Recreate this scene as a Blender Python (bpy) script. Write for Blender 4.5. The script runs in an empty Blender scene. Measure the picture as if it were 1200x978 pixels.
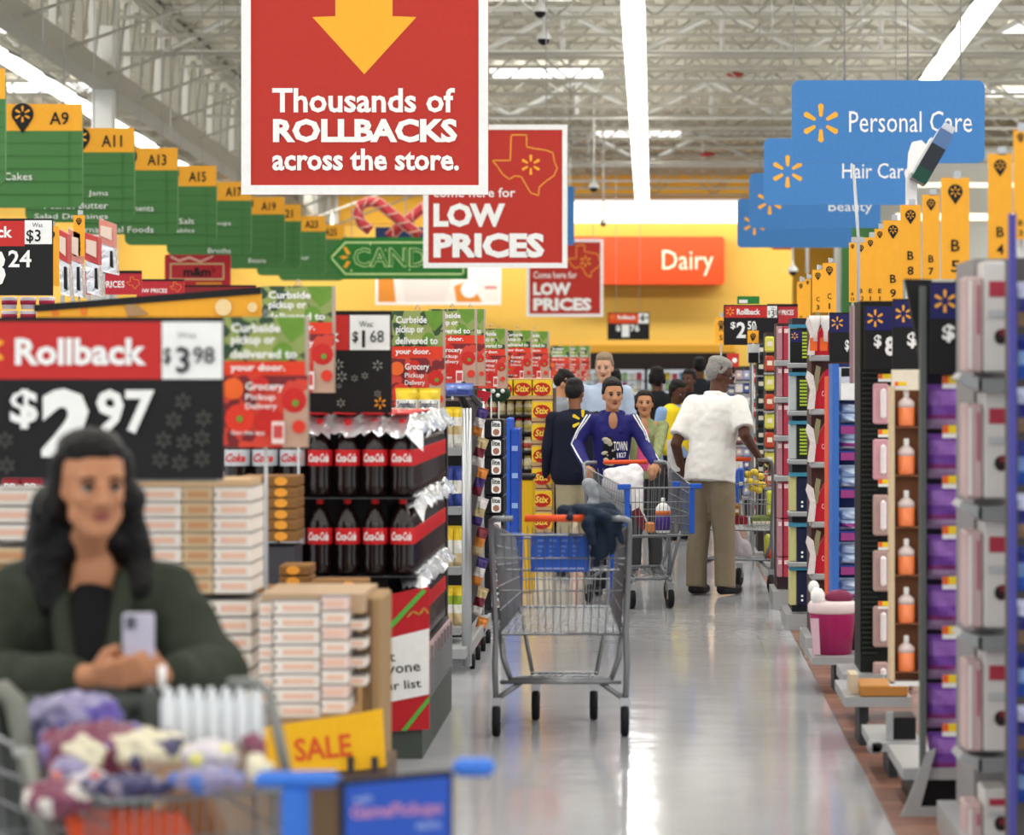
import bpy, math, random
from mathutils import Vector, Matrix
R = random.Random(7)
F = 3600.0; VX = 767.0; VY = 430.0; CH = 1.58
SC = bpy.context.scene
COL = SC.collection
# ---------------------------------------------------------------- camera
cd = bpy.data.cameras.new('camera'); cam = bpy.data.objects.new('camera', cd); COL.objects.link(cam)
cam.location = (0, 0, CH); cam.rotation_euler = (math.pi/2, 0, 0)
cd.sensor_fit = 'HORIZONTAL'; cd.sensor_width = 36; cd.lens = F/1200*36
cd.shift_x = (600-VX)/1200; cd.shift_y = -(489-VY)/1200
cd.dof.use_dof = True; cd.dof.focus_distance = 19.0; cd.dof.aperture_fstop = 3.5
cd.clip_end = 300
SC.camera = cam
# ---------------------------------------------------------------- world, exposure
SC.view_settings.view_transform = 'Standard'; SC.view_settings.look = 'None'
SC.view_settings.gamma = 1; SC.view_settings.exposure = 0.12
w = bpy.data.worlds.new('daylight'); SC.world = w; w.use_nodes = True
w.node_tree.nodes['Background'].inputs[0].default_value = (0.93, 0.96, 1.0, 1)
w.node_tree.nodes['Background'].inputs[1].default_value = 1.25
# ceiling light rows: long lamps along the shop, descending with the roof
ROWS = [-17.3, -13.05, -8.8, -4.5, -0.26, 3.95, 8.2, 12.5]
SLOPE = 0.03
def lampz(y): return 7.04 - SLOPE*y
for lx in ROWS:
    for y0, y1 in ((-8, 30), (30, 66)):
        ld = bpy.data.lights.new('ceiling_lamp', 'AREA'); ld.shape = 'RECTANGLE'; ld.size = 0.24; ld.size_y = y1-y0
        ld.energy = (520 if y0 < 0 else 260)*(y1-y0)/37; ld.color = (1.0, 0.985, 0.95)
        lo = bpy.data.objects.new('ceiling_lamp', ld); COL.objects.link(lo)
        ym = (y0+y1)/2; lo.location = (lx, ym, lampz(ym)-0.09); lo.rotation_euler = (-math.atan(SLOPE), 0, 0)

    ud = bpy.data.lights.new('ceiling_uplight', 'AREA'); ud.shape = 'RECTANGLE'; ud.size = 0.2; ud.size_y = 50; ud.energy = 300; ud.color = (1, .97, .9)
    uo = bpy.data.objects.new('ceiling_uplight', ud); COL.objects.link(uo); uo.location = (lx, 41, lampz(41)+.12); uo.rotation_euler = (math.pi-math.atan(SLOPE), 0, 0)
# cove wash on the dairy wall; second is an added fill without any fixture
for lx, ly, lz, sx, sy, e, rx in ((-3, 77.5, 5.3, 34, .3, 620, .62), (-3, 72, 6.0, 34, .6, 650, .3)):
    ld = bpy.data.lights.new('wall_wash_and_fill', 'AREA'); ld.shape = 'RECTANGLE'; ld.size = sx; ld.size_y = sy; ld.energy = e; ld.color = (1, .98, .93)
    lo = bpy.data.objects.new('wall_wash_and_fill', ld); COL.objects.link(lo); lo.location = (lx, ly, lz); lo.rotation_euler = (rx, 0, 0)

# ---------------------------------------------------------------- materials
def srgb(h):
    if isinstance(h, str):
        h = h.lstrip('#'); h = ''.join(q*2 for q in h) if len(h) == 3 else h; c = [int(h[i:i+2], 16)/255 for i in (0, 2, 4)]
    else: c = h
    return tuple(x/12.92 if x <= .04045 else ((x+.055)/1.055)**2.4 for x in c)
MATS = {}
def mat(h, rough=.5, metal=0, emit=0, bump=0, scale=30, var=.08, alpha=1, trans=0, name=None, coat=0):
    key = (h, rough, metal, emit, bump, scale, var, alpha, trans)
    if key in MATS: return MATS[key]
    m = bpy.data.materials.new(name or 'paint_'+str(h).strip('#').lower()); m.use_nodes = True
    nt = m.node_tree; b = nt.nodes['Principled BSDF']; c = srgb(h)
    b.inputs['Specular IOR Level'].default_value = .5 if rough < .3 or metal else .22
    b.inputs['Roughness'].default_value = rough; b.inputs['Metallic'].default_value = metal
    if var or bump:
        tc = nt.nodes.new('ShaderNodeTexCoord'); nz = nt.nodes.new('ShaderNodeTexNoise')
        nz.inputs['Scale'].default_value = scale; nz.inputs['Detail'].default_value = 3
        nt.links.new(tc.outputs['Object'], nz.inputs['Vector'])
    if var:
        mx = nt.nodes.new('ShaderNodeMix'); mx.data_type = 'RGBA'
        mx.inputs[6].default_value = tuple(x*(1-var) for x in c)+(1,)
        mx.inputs[7].default_value = tuple(min(1, x*(1+var)) for x in c)+(1,)
        nt.links.new(nz.outputs['Fac'], mx.inputs[0]); nt.links.new(mx.outputs[2], b.inputs['Base Color'])
    else: b.inputs['Base Color'].default_value = c+(1,)
    if bump:
        bp = nt.nodes.new('ShaderNodeBump'); bp.inputs['Strength'].default_value = bump; bp.inputs['Distance'].default_value = .02
        nt.links.new(nz.outputs['Fac'], bp.inputs['Height']); nt.links.new(bp.outputs['Normal'], b.inputs['Normal'])
    if emit:
        b.inputs['Emission Color'].default_value = c+(1,); b.inputs['Emission Strength'].default_value = emit
    if alpha < 1: b.inputs['Alpha'].default_value = alpha
    if trans: b.inputs['Transmission Weight'].default_value = trans
    MATS[key] = m
    return m
def mottled(cs, scale=18, rough=.3, bump=.4):
    m = bpy.data.materials.new('printed_film'); m.use_nodes = True; nt = m.node_tree; b = nt.nodes['Principled BSDF']; b.inputs['Roughness'].default_value = rough
    tc = nt.nodes.new('ShaderNodeTexCoord'); vo = nt.nodes.new('ShaderNodeTexVoronoi'); vo.inputs['Scale'].default_value = scale; rp = nt.nodes.new('ShaderNodeValToRGB'); rp.color_ramp.interpolation = 'CONSTANT'
    nt.links.new(tc.outputs['Object'], vo.inputs['Vector']); nt.links.new(vo.outputs['Color'], rp.inputs['Fac']); nt.links.new(rp.outputs['Color'], b.inputs['Base Color'])
    for i, c in enumerate(cs):
        e = rp.color_ramp.elements[i] if i < 2 else rp.color_ramp.elements.new(.2)
        e.position = .25+.5*i/len(cs); e.color = srgb(c)+(1,)
    nz = nt.nodes.new('ShaderNodeTexNoise'); nz.inputs['Scale'].default_value = 22; nt.links.new(tc.outputs['Object'], nz.inputs['Vector']); bp = nt.nodes.new('ShaderNodeBump'); bp.inputs['Strength'].default_value = bump; bp.inputs['Distance'].default_value = .02
    nt.links.new(nz.outputs['Fac'], bp.inputs['Height']); nt.links.new(bp.outputs['Normal'], b.inputs['Normal']); return m
WHITE = mat('#f2f2f0', .45); BLACK = mat('#1c1b1c', .45); RED = mat('#c4302e', .45); SRED = mat('#ba342a', .5, name='sign_red')
YEL = mat('#fbb034', .5, name='sign_yellow'); GREY = mat('#8a8c8c', .45); DGREY = mat('#3c3e40', .5)
STEEL = mat('#b4b6b8', .28, .85, var=.04, name='brushed_steel'); SHELF = mat('#a3a5a6', .4, .2, name='shelf_grey')
CARTM = mat('#85888b', .34, .55, var=.05, name='cart_chrome'); RUBBER = mat('#17171a', .6, name='black_rubber')
BLUEP = mat('#2f5fc4', .4, name='blue_plastic'); GREEN = mat('#4a7d45', .5, name='sign_green'); GREEN2 = mat('#3f7039', .5, name='sign_green_dark')
NAVY = mat('#20214f', .5); ORANGE = mat('#ee5a2e', .45); CARD = mat('#b08a5e', .8, name='cardboard'); CREAM = mat('#f0e4cf', .7)
CLEAR = mat('#eef2f5', .08, var=0, alpha=.35, name='clear_plastic')
SILVERFILM = mat('#dfe2e6', .18, .55, bump=.9, scale=14, name='shiny_film')

# ---------------------------------------------------------------- mesh builder
def V(*a): return Vector(a)
class MB:
    def __init__(s): s.v = []; s.f = []; s.m = []; s.sm = []; s.mats = []
    def mi(s, m):
        if m not in s.mats: s.mats.append(m)
        return s.mats.index(m)
    def add(s, vs, fs, m, smooth=False):
        o = len(s.v); s.v += [tuple(p) for p in vs]; k = s.mi(m)
        for f in fs: s.f.append([i+o for i in f]); s.m.append(k); s.sm.append(smooth)
        return s
    def box(s, x0, y0, z0, x1, y1, z1, m, rot=None, c=None):
        vs = [V(x, y, z) for x in (x0, x1) for y in (y0, y1) for z in (z0, z1)]
        if rot is not None:
            c = c or V((x0+x1)/2, (y0+y1)/2, (z0+z1)/2); vs = [rot@(p-c)+c for p in vs]
        return s.add(vs, [(0,1,3,2),(4,6,7,5),(0,4,5,1),(2,3,7,6),(0,2,6,4),(1,5,7,3)], m)
    def cbox(s, c, d, m, rz=0, rot=None):
        r = rot if rot is not None else (Matrix.Rotation(rz, 3, 'Z') if rz else None)
        return s.box(c[0]-d[0]/2, c[1]-d[1]/2, c[2]-d[2]/2, c[0]+d[0]/2, c[1]+d[1]/2, c[2]+d[2]/2, m, r, V(*c))
    def rbox(s, x0, y0, z0, x1, y1, z1, b, m):      # box with every edge chamfered
        c = V((x0+x1)/2, (y0+y1)/2, (z0+z1)/2); h = V((x1-x0)/2, (y1-y0)/2, (z1-z0)/2); b = min(b, *[q*.9 for q in h])
        vs = []; idx = {}
        for sx in (-1, 1):
            for sy in (-1, 1):
                for sz in (-1, 1):
                    for ax in range(3):
                        p = [sx*h.x, sy*h.y, sz*h.z]
                        for k in range(3):
                            if k != ax: p[k] -= (sx, sy, sz)[k]*b
                        idx[(sx, sy, sz, ax)] = len(vs); vs.append(c+V(*p))
        fs = []
        for ax in range(3):
            o = [k for k in range(3) if k != ax]
            for sg in (-1, 1):
                q = []
                for a, bb in ((-1,-1),(1,-1),(1,1),(-1,1)):
                    t = [0,0,0]; t[ax] = sg; t[o[0]] = a; t[o[1]] = bb; q.append(idx[(t[0], t[1], t[2], ax)])
                fs.append(q)
            for a in (-1, 1):
                for bb in (-1, 1):
                    t0 = [0,0,0]; t0[ax] = -1; t0[o[0]] = a; t0[o[1]] = bb; t1 = list(t0); t1[ax] = 1
                    fs.append((idx[(*t0, o[0])], idx[(*t1, o[0])], idx[(*t1, o[1])], idx[(*t0, o[1])]))
        for sx in (-1, 1):
            for sy in (-1, 1):
                for sz in (-1, 1): fs.append([idx[(sx, sy, sz, k)] for k in range(3)])
        return s.add(vs, fs, m)
    def tube(s, pts, r, m, n=6, caps=True, closed=False):
        pts = [V(*p) for p in pts]; N = len(pts); rs = r if isinstance(r, (list, tuple)) else [r]*N
        d0 = (pts[1]-pts[0]).normalized(); up = V(0, 0, 1) if abs(d0.z) < .9 else V(1, 0, 0)
        a = d0.cross(up).normalized(); vs = []
        for i, p in enumerate(pts):
            if closed: d = (pts[(i+1) % N]-pts[i-1])
            else: d = (pts[min(i+1, N-1)]-pts[max(i-1, 0)])
            d.normalize(); a = (a-d*a.dot(d)).normalized(); b = d.cross(a)
            for k in range(n):
                t = 2*math.pi*k/n; vs.append(p+(a*math.cos(t)+b*math.sin(t))*rs[i])
        fs = []
        for i in range(N if closed else N-1):
            j = (i+1) % N
            for k in range(n): fs.append((i*n+k, i*n+(k+1) % n, j*n+(k+1) % n, j*n+k))
        if caps and not closed: fs += [list(range(n))[::-1], [(N-1)*n+k for k in range(n)]]
        return s.add(vs, fs, m, n > 4)
    def lathe(s, prof, m, c=(0,0,0), n=16, axis='z', segm=None):
        vs = []; N = len(prof)
        for r, z in prof:
            for k in range(n):
                t = 2*math.pi*k/n; x, y = r*math.cos(t), r*math.sin(t)
                vs.append(V(c[0]+x, c[1]+y, c[2]+z) if axis == 'z' else (V(c[0]+z, c[1]+x, c[2]+y) if axis == 'x' else V(c[0]+x, c[1]+z, c[2]+y)))
        fs = [(i*n+k, i*n+(k+1) % n, (i+1)*n+(k+1) % n, (i+1)*n+k) for i in range(N-1) for k in range(n)]
        fs += [list(range(n))[::-1], [(N-1)*n+k for k in range(n)]]
        return s.add(vs, fs, m, True)
    def sphere(s, c, r, m, n=10, k=8, zs=1):
        if not isinstance(r, (tuple, list)): r = (r, r, r)
        pr = [(math.sin(math.pi*i/k), -math.cos(math.pi*i/k)) for i in range(k+1)]
        vs = [V(c[0]+r[0]*a*math.cos(2*math.pi*j/n), c[1]+r[1]*a*math.sin(2*math.pi*j/n), c[2]+r[2]*b) for a, b in pr for j in range(n)]
        fs = [(i*n+j, i*n+(j+1) % n, (i+1)*n+(j+1) % n, (i+1)*n+j) for i in range(k) for j in range(n)]
        return s.add(vs, fs, m, True)
    def prism(s, pts, y0, y1, m):      # pts (x,z) outline, front at y0
        n = len(pts); vs = [V(x, y0, z) for x, z in pts]+[V(x, y1, z) for x, z in pts]
        fs = [list(range(n)), [n+i for i in range(n)][::-1]]+[(i, n+i, n+(i+1) % n, (i+1) % n) for i in range(n)]
        return s.add(vs, fs, m)
    def poly(s, pts, y, m): return s.add([V(x, y, z) for x, z in pts], [list(range(len(pts)))], m)
    def build(s, name, parent=None, shift=True, kind=None, label=None):
        me = bpy.data.meshes.new(name); vs = s.v
        if parent is not None and shift:
            o = wloc(parent); vs = [(p[0]-o.x, p[1]-o.y, p[2]-o.z) for p in vs]
        me.from_pydata(vs, [], s.f)
        for m in s.mats: me.materials.append(m)
        me.polygons.foreach_set('material_index', s.m); me.polygons.foreach_set('use_smooth', s.sm); me.update()
        ob = bpy.data.objects.new(name, me); COL.objects.link(ob)
        if parent is not None: ob.parent = parent
        if kind: ob['kind'] = kind
        if label: ob['label'] = label
        return ob
def wloc(o):
    v = Vector((0, 0, 0))
    while o is not None: v += Vector(o.location); o = o.parent
    return v
def thing(name, label, cat, loc=(0,0,0), group=None, rz=0):
    o = bpy.data.objects.new(name, None); o.empty_display_size = .1; COL.objects.link(o); o.location = loc
    o.rotation_euler = (0, 0, rz); o['label'] = label; o['category'] = cat
    if group: o['group'] = group
    return o
def tag(o, label, cat, group=None):
    o['label'] = label; o['category'] = cat
    if group: o['group'] = group
    return o
def struct(o): o['kind'] = 'structure'; return o
def dup(root, loc, label=None, group=None, rz=None):
    r = root.copy(); COL.objects.link(r); r.location = loc
    if rz is not None: r.rotation_euler = (0, 0, rz)
    if label: r['label'] = label
    if group: r['group'] = group
    for ch in list(root.children):
        c = ch.copy(); COL.objects.link(c); c.parent = r
        for g in list(ch.children):
            d = g.copy(); COL.objects.link(d); d.parent = c
    return r
def PX(x, Y): return (x-VX)*Y/F
def PZ(y, Y): return CH-(y-VY)*Y/F
def P(x, y, Y): return V(PX(x, Y), Y, PZ(y, Y))
ORD = ['first', 'second', 'third', 'fourth', 'fifth', 'sixth', 'seventh', 'eighth', 'ninth', 'tenth', 'eleventh', 'twelfth',
       'thirteenth', 'fourteenth', 'fifteenth', 'sixteenth', 'seventeenth', 'eighteenth', 'nineteenth', 'twentieth']

# ---------------------------------------------------------------- lettering
TC = {}
def text_geo(st, bold=.0, shear=0):
    k = (st, bold, shear)
    if k in TC: return TC[k]
    cu = bpy.data.curves.new('t', 'FONT'); cu.body = st; cu.offset = bold; cu.shear = shear; cu.resolution_u = 2
    cu.fill_mode = 'FRONT' if hasattr(cu, 'fill_mode') else 'BOTH'
    ob = bpy.data.objects.new('t', cu)
    me = bpy.data.meshes.new_from_object(ob)
    vs = [(v.co.x, v.co.y) for v in me.vertices]; fs = [list(p.vertices) for p in me.polygons]
    bpy.data.objects.remove(ob); bpy.data.curves.remove(cu); bpy.data.meshes.remove(me)
    x0 = min(v[0] for v in vs); x1 = max(v[0] for v in vs); y0 = min(v[1] for v in vs); y1 = max(v[1] for v in vs)
    TC[k] = ([((a-x0)/(x1-x0), (b-y0)/(y1-y0)) for a, b in vs], fs); return TC[k]
def put_text(mb, st, x0, z0, x1, z1, y, m, bold=.02, shear=0, rot=0):
    vs, fs = text_geo(st, bold, shear)
    cx, cz = (x0+x1)/2, (z0+z1)/2; ca, sa = math.cos(rot), math.sin(rot); out = []
    for a, b in vs:
        dx, dz = x0+a*(x1-x0)-cx, z0+b*(z1-z0)-cz
        out.append(V(cx+dx*ca-dz*sa, y, cz+dx*sa+dz*ca))
    mb.add(out, fs, m)
def rrect(x0, z0, x1, z1, r, n=4):
    pts = []
    for cx, cz, a0 in ((x1-r, z1-r, 0), (x0+r, z1-r, 90), (x0+r, z0+r, 180), (x1-r, z0+r, 270)):
        for i in range(n+1):
            a = math.radians(a0+90*i/n); pts.append((cx+r*math.cos(a), cz+r*math.sin(a)))
    return pts
def spark(mb, cx, cz, r, y, m, half=None):
    for i in range(6):
        if half and i not in half: continue
        a = math.radians(90+60*i); dx, dz = math.cos(a), math.sin(a); px, pz = -dz, dx; w0, w1 = r*.09, r*.15
        q = [(cx+dx*r*.38+px*w0, cz+dz*r*.38+pz*w0), (cx+dx*r*.95+px*w1, cz+dz*r*.95+pz*w1), (cx+dx*r*1.05, cz+dz*r*1.05),
             (cx+dx*r*.95-px*w1, cz+dz*r*.95-pz*w1), (cx+dx*r*.38-px*w0, cz+dz*r*.38-pz*w0), (cx+dx*r*.32, cz+dz*r*.32)]
        mb.poly(q, y, m)
def pin(mb, cx, cz, r, y, m, ms):
    pts = [(cx+r*math.cos(math.radians(a)), cz+r*math.sin(math.radians(a))) for a in range(-35, 216, 18)]+[(cx, cz-r*1.75)]
    mb.poly(pts, y, m); spark(mb, cx, cz, r*.72, y-.0015, ms)
def ring(mb, pts, w, y, m, closed=True):   # outline stroke
    n = len(pts); seg = n if closed else n-1
    for i in range(seg):
        a = V(*pts[i]); b = V(*pts[(i+1) % n]); d = (b-a).normalized(); q = V(-d.y, d.x)*w/2; e = d*w*.4
        mb.poly([tuple(a-e+q), tuple(b+e+q), tuple(b+e-q), tuple(a-e-q)], y, m)
# items drawn on a flat face that looks at -y; coordinates are the photo's, turned into metres at depth Y
def wires(t, xs, y, Y, r=.006):
    for x in xs: MB().tube([P(x, y, Y), (PX(x, Y), Y, 9.0-SLOPE*Y-.03)], r, STEEL, 4).build('hanging_wire', t)
def post(t, x, y, Y, r=.012):
    q = P(x, y, Y); MB().box(q.x-r, Y, 0, q.x+r, Y+r*1.5, q.z, STEEL).build('support_post', t)
def draw(items, Y, parent, base='lettering'):
    lay = 0; star = MB()
    for it in items:
        k = it[0]; opt = it[-1] if isinstance(it[-1], dict) else {}
        pn = opt.get('part', {'t': 'lettering', 'spark': 'emblem', 'pin': 'emblem'}.get(k, 'printed_panel'))
        mb = star if pn == 'star_print' else MB(); lay += 1; y = Y-.0012*min(lay, 14)-.0003*lay-.0008
        if k == 'r': mb.poly([(PX(it[1], Y), PZ(it[4], Y)), (PX(it[3], Y), PZ(it[4], Y)), (PX(it[3], Y), PZ(it[2], Y)), (PX(it[1], Y), PZ(it[2], Y))], y, it[5])
        elif k == 't': put_text(mb, it[1], PX(it[2], Y), PZ(it[5], Y), PX(it[4], Y), PZ(it[3], Y), y, it[6], opt.get('b', .02), opt.get('sh', 0), opt.get('rot', 0))
        elif k == 'p': mb.poly([(PX(a, Y), PZ(b, Y)) for a, b in it[1]], y, it[2])
        elif k == 'o': ring(mb, [(PX(a, Y), PZ(b, Y)) for a, b in it[1]], it[2]*Y/F, y, it[3], opt.get('closed', True))
        elif k == 'spark': spark(mb, PX(it[1], Y), PZ(it[2], Y), it[3]*Y/F, y, it[4], opt.get('half'))
        elif k == 'pin': pin(mb, PX(it[1], Y), PZ(it[2], Y), it[3]*Y/F, y, it[4], it[5])
        elif k == 'c': mb.poly([(PX(it[1], Y)+it[3]*Y/F*math.cos(a*math.pi/6)*opt.get('sx', 1), PZ(it[2], Y)+it[3]*Y/F*math.sin(a*math.pi/6)) for a in range(12)], y, it[4])
        if mb is not star and mb.v: mb.build(pn, parent)
    if star.v: star.build('star_print', parent, kind='stuff')
def panel(name, label, cat, rect, Y, m, items=(), th=.02, corner=0, hang=None, group=None, frame=None, part='panel', fmat=None):
    x0, y0, x1, y1 = rect
    t = thing(name, label, cat, (PX((x0+x1)/2, Y), Y, PZ(y1, Y)), group)
    mb = MB(); pts = rrect(PX(x0, Y), PZ(y1, Y), PX(x1, Y), PZ(y0, Y), max(corner*Y/F, .001), 4 if corner else 1)
    mb.prism(pts, Y, Y+th, m); mb.build(part, t)
    if frame:
        fb = MB(); X0, X1, Z0, Z1 = PX(x0, Y), PX(x1, Y), PZ(y1, Y), PZ(y0, Y); f = frame*Y/F
        for a in ((X0, Z0, X1, Z0+f), (X0, Z1-f, X1, Z1), (X0, Z0+f, X0+f, Z1-f), (X1-f, Z0+f, X1, Z1-f)):
            fb.box(a[0], Y-.012, a[1], a[2], Y-.0002, a[3], fmat or WHITE)
        fb.build('frame', t)
    if hang:
        hb = [MB() for _ in hang]
        for q, hx in zip(hb, hang):
            q.tube([(PX(hx, Y), Y+th/2, PZ(y0, Y)), (PX(hx, Y), Y+th/2, 9.0-SLOPE*Y)], .006, STEEL, 5); q.build('hanging_rod', t)
    draw(items, Y, t); return t

# ================================================================ the building
def deckz(y): return 9.0-SLOPE*y
YB = 80.0
FLOORM = bpy.data.materials.new('polished_floor'); FLOORM.use_nodes = True
nt = FLOORM.node_tree; b = nt.nodes['Principled BSDF']
tc = nt.nodes.new('ShaderNodeTexCoord'); n1 = nt.nodes.new('ShaderNodeTexNoise'); n1.inputs['Scale'].default_value = 1.3; n1.inputs['Detail'].default_value = 5
nt.links.new(tc.outputs['Object'], n1.inputs['Vector'])
mx = nt.nodes.new('ShaderNodeMix'); mx.data_type = 'RGBA'; mx.inputs[6].default_value = srgb('#adaeb2')+(1,); mx.inputs[7].default_value = srgb('#bdbec2')+(1,)
nt.links.new(n1.outputs['Fac'], mx.inputs[0])
br = nt.nodes.new('ShaderNodeTexBrick'); br.offset = 0; br.inputs['Scale'].default_value = 1; br.inputs['Brick Width'].default_value = .61; br.inputs['Row Height'].default_value = .61
br.inputs['Mortar Size'].default_value = .002; br.inputs['Color1'].default_value = (1,1,1,1); br.inputs['Color2'].default_value = (.97,.97,.97,1); br.inputs['Mortar'].default_value = (.9,.9,.9,1)
nt.links.new(tc.outputs['Object'], br.inputs['Vector'])
m2 = nt.nodes.new('ShaderNodeMix'); m2.data_type = 'RGBA'; m2.blend_type = 'MULTIPLY'; m2.inputs[0].default_value = 1
nt.links.new(mx.outputs[2], m2.inputs[6]); nt.links.new(br.outputs['Color'], m2.inputs[7]); nt.links.new(m2.outputs[2], b.inputs['Base Color'])
b.inputs['Roughness'].default_value = .115; b.inputs['Specular IOR Level'].default_value = .42
n2 = nt.nodes.new('ShaderNodeTexNoise'); n2.inputs['Scale'].default_value = 3.5; nt.links.new(tc.outputs['Object'], n2.inputs['Vector'])
bp = nt.nodes.new('ShaderNodeBump'); bp.inputs['Strength'].default_value = .12; bp.inputs['Distance'].default_value = .02
nt.links.new(n2.outputs['Fac'], bp.inputs['Height']); nt.links.new(bp.outputs['Normal'], b.inputs['Normal'])
floor = struct(MB().box(-26, -12, -.1, 22, 82, 0, FLOORM).build('floor'))
# brown vinyl planks under the right-hand shelves
pl = [mat(h, .42, scale=9, var=.22, name='brown_vinyl') for h in ('#7a5548', '#835d4e', '#6e4c41', '#8a6453')]
for i in range(150):
    y0 = 8.6+i*.152
    if i < 150 and y0 < 31:
        MB().box(.817, y0+.0015, .0005, 2.6, y0+.150, .004+.0004*(i % 3), pl[R.randrange(4)]).build('vinyl_plank', floor)
# roof deck: ribbed sheet
DECK = mat('#c9c4b4', .6, name='deck_paint'); JO = mat('#b9b6ab', .55, name='joist_paint'); WSTEEL = mat('#e6e6e2', .5, name='white_steel')
mb = MB(); y0, y1 = -12, YB; x = -26.0; prof = []
while x < 22:
    prof += [(x, 0), (x+.16, 0), (x+.2, .07), (x+.36, .07)]; x += .4
vs = [V(px_, y0, deckz(y0)+pz) for px_, pz in prof]+[V(px_, y1, deckz(y1)+pz) for px_, pz in prof]
n = len(prof); mb.add(vs, [(i, i+1, n+i+1, n+i) for i in range(n-1)], DECK)
mb.box(-26, -12, 9.6, 22, YB, 9.7, DECK)
ceiling = struct(mb.build('ceiling'))
def joist(Y, dep, cw, bar, step, m, nm, X0=-25.5, X1=21.5):
    zt = deckz(Y)-.02; zb = zt-dep
    a = MB(); a.box(X0, Y-cw/2, zt-cw*.6, X1, Y+cw/2, zt, m); a.box(X0, Y-cw/2, zb, X1, Y+cw/2, zb+cw*.6, m)
    x = X0; up = False
    while x+step/2 <= X1:
        za, zc = (zt-cw*.5, zb+cw*.5) if up else (zb+cw*.5, zt-cw*.5)
        a.tube([(x, Y, za), (x+step/2, Y, zc)], bar, m, 4, False); x += step/2; up = not up
        if step > 2 and up: a.tube([(x, Y, zt), (x, Y, zb)], bar, m, 4, False)
    a.build(nm, ceiling)
for i in range(26): joist(29+i*1.96, .72, .09, .018, 1.5, JO, 'roof_joist')
for Y in (40, 50.2, 59.6, 69.4): joist(Y, .80, .13, .045, 2.6, WSTEEL, 'joist_girder', -8.0, 10)
for gx in (-8.18, 10.0):
    a = MB()
    for hz, cw in ((5.65, .16), (7.2, .16)):
        a.add([V(gx+sx*cw, y, CH+hz-SLOPE*y+sz*cw) for y in (20, YB) for sx, sz in ((-1,-1),(1,-1),(1,1),(-1,1))],
              [(0,1,2,3),(7,6,5,4),(0,4,5,1),(1,5,6,2),(2,6,7,3),(3,7,4,0)], JO)
    y = 30; k = 0
    while y < YB-1:
        z0, z1 = CH+5.65-SLOPE*y, CH+7.2-SLOPE*y
        a.box(gx-.05, y-.05, z0, gx+.05, y+.05, z1, WSTEEL if k % 3 == 0 else JO)
        a.tube([(gx, y, z0), (gx, y+.98, z1)], .03, JO, 4, False); y += .98; k += 1
    a.build('roof_girder', ceiling)
a = MB()
for k in range(14):
    y = 36+k*3; a.tube([(-8.1, y, CH+5.6-SLOPE*y), (-5.2, y+1.4, deckz(y)-.6)], .022, JO, 4, False)
    a.tube([(-11, y, CH+5.6-SLOPE*y), (-11, y+3, CH+5.6-SLOPE*y)], .04, JO, 4, False)
a.build('roof_bracing', ceiling)
# sprinkler pipes running the width of the shop
for Y, h in ((47, 6.2), (56, 6.25), (65, 6.3)):
    MB().tube([(-25, Y, CH+h-SLOPE*Y), (21, Y, CH+h-SLOPE*Y)], .035, JO, 6).build('sprinkler_pipe', ceiling)
# steel column on the left
tag(MB().box(-8.36, 45.6, 0, -8.05, 45.9, 8.0-.03*45, WSTEEL).box(-8.42, 45.5, 0, -7.99, 46.0, .3, WSTEEL).build('steel_column'),
    'tall white steel column rising behind the green aisle signs at left', 'column')
# lights
LAMP = mat('#fffdf6', .4, emit=3.5, var=0, name='lamp_diffuser')
names = ['far left behind the column', 'left of the column', 'above the green aisle signs, bright diagonal at left', 'hidden behind the large red sign',
         'running up the middle of the ceiling', 'diagonal behind the blue signs', 'at the right edge', 'far right']
for lx, nm in zip(ROWS, names):
    t = thing('strip_light', 'long white fluorescent strip light, '+nm, 'light', (lx, 40, lampz(40)), 'ceiling strip lights')
    y = 14.0
    h = MB(); v = []
    for yy in (y, 66.2):
        z = lampz(yy)
        for dx, dz in ((-.15, 0), (-.09, .1), (.09, .1), (.15, 0)): v.append(V(lx+dx, yy, z+dz))
    h.add(v, [(0,1,5,4),(1,2,6,5),(2,3,7,6),(3,0,4,7),(0,1,2,3)[::-1],(4,5,6,7)], WSTEEL); h.build('housing', t)
    s = MB(); k = 0
    while y < 63:
        z0, z1 = lampz(y), lampz(y+2.36)
        d = MB(); d.add([V(lx+a_, yy, z+b_) for yy, z in ((y, z0), (y+2.36, z1)) for a_, b_ in ((-.14, -.005), (-.12, -.06), (.12, -.06), (.14, -.005))],
              [(0,1,5,4),(1,2,6,5),(2,3,7,6),(0,3,2,1),(4,5,6,7)], LAMP); d.build('diffuser', t)
        for sx in (-1, 1):
            s.box(lx+sx*.146-.006, y+.3, z0-.03, lx+sx*.146+.006, y+1.1, z0+.02, GREY)
        y += 2.44
    s.build('uplight_slots', t, kind='stuff')
SKY = mat('#ffffff', .5, emit=1.5, var=0, name='skylight_daylight')
for k, (sx0, sx1, sy0, sy1) in enumerate(((-3.1, -1.0, 57.8, 59.2), (-1.3, .6, 69, 70), (-12.5, -10.5, 52, 53.5), (-13, -11, 60, 61.6), (6, 8, 52, 53.4), (5.5, 7.5, 61, 62.4), (-3.2, -1.2, 48.4, 49.2))):
    z = deckz((sy0+sy1)/2)-.05
    MB().box(sx0, sy0, z-.04, sx1, sy1, z, SKY).build('skylight', ceiling)
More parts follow.
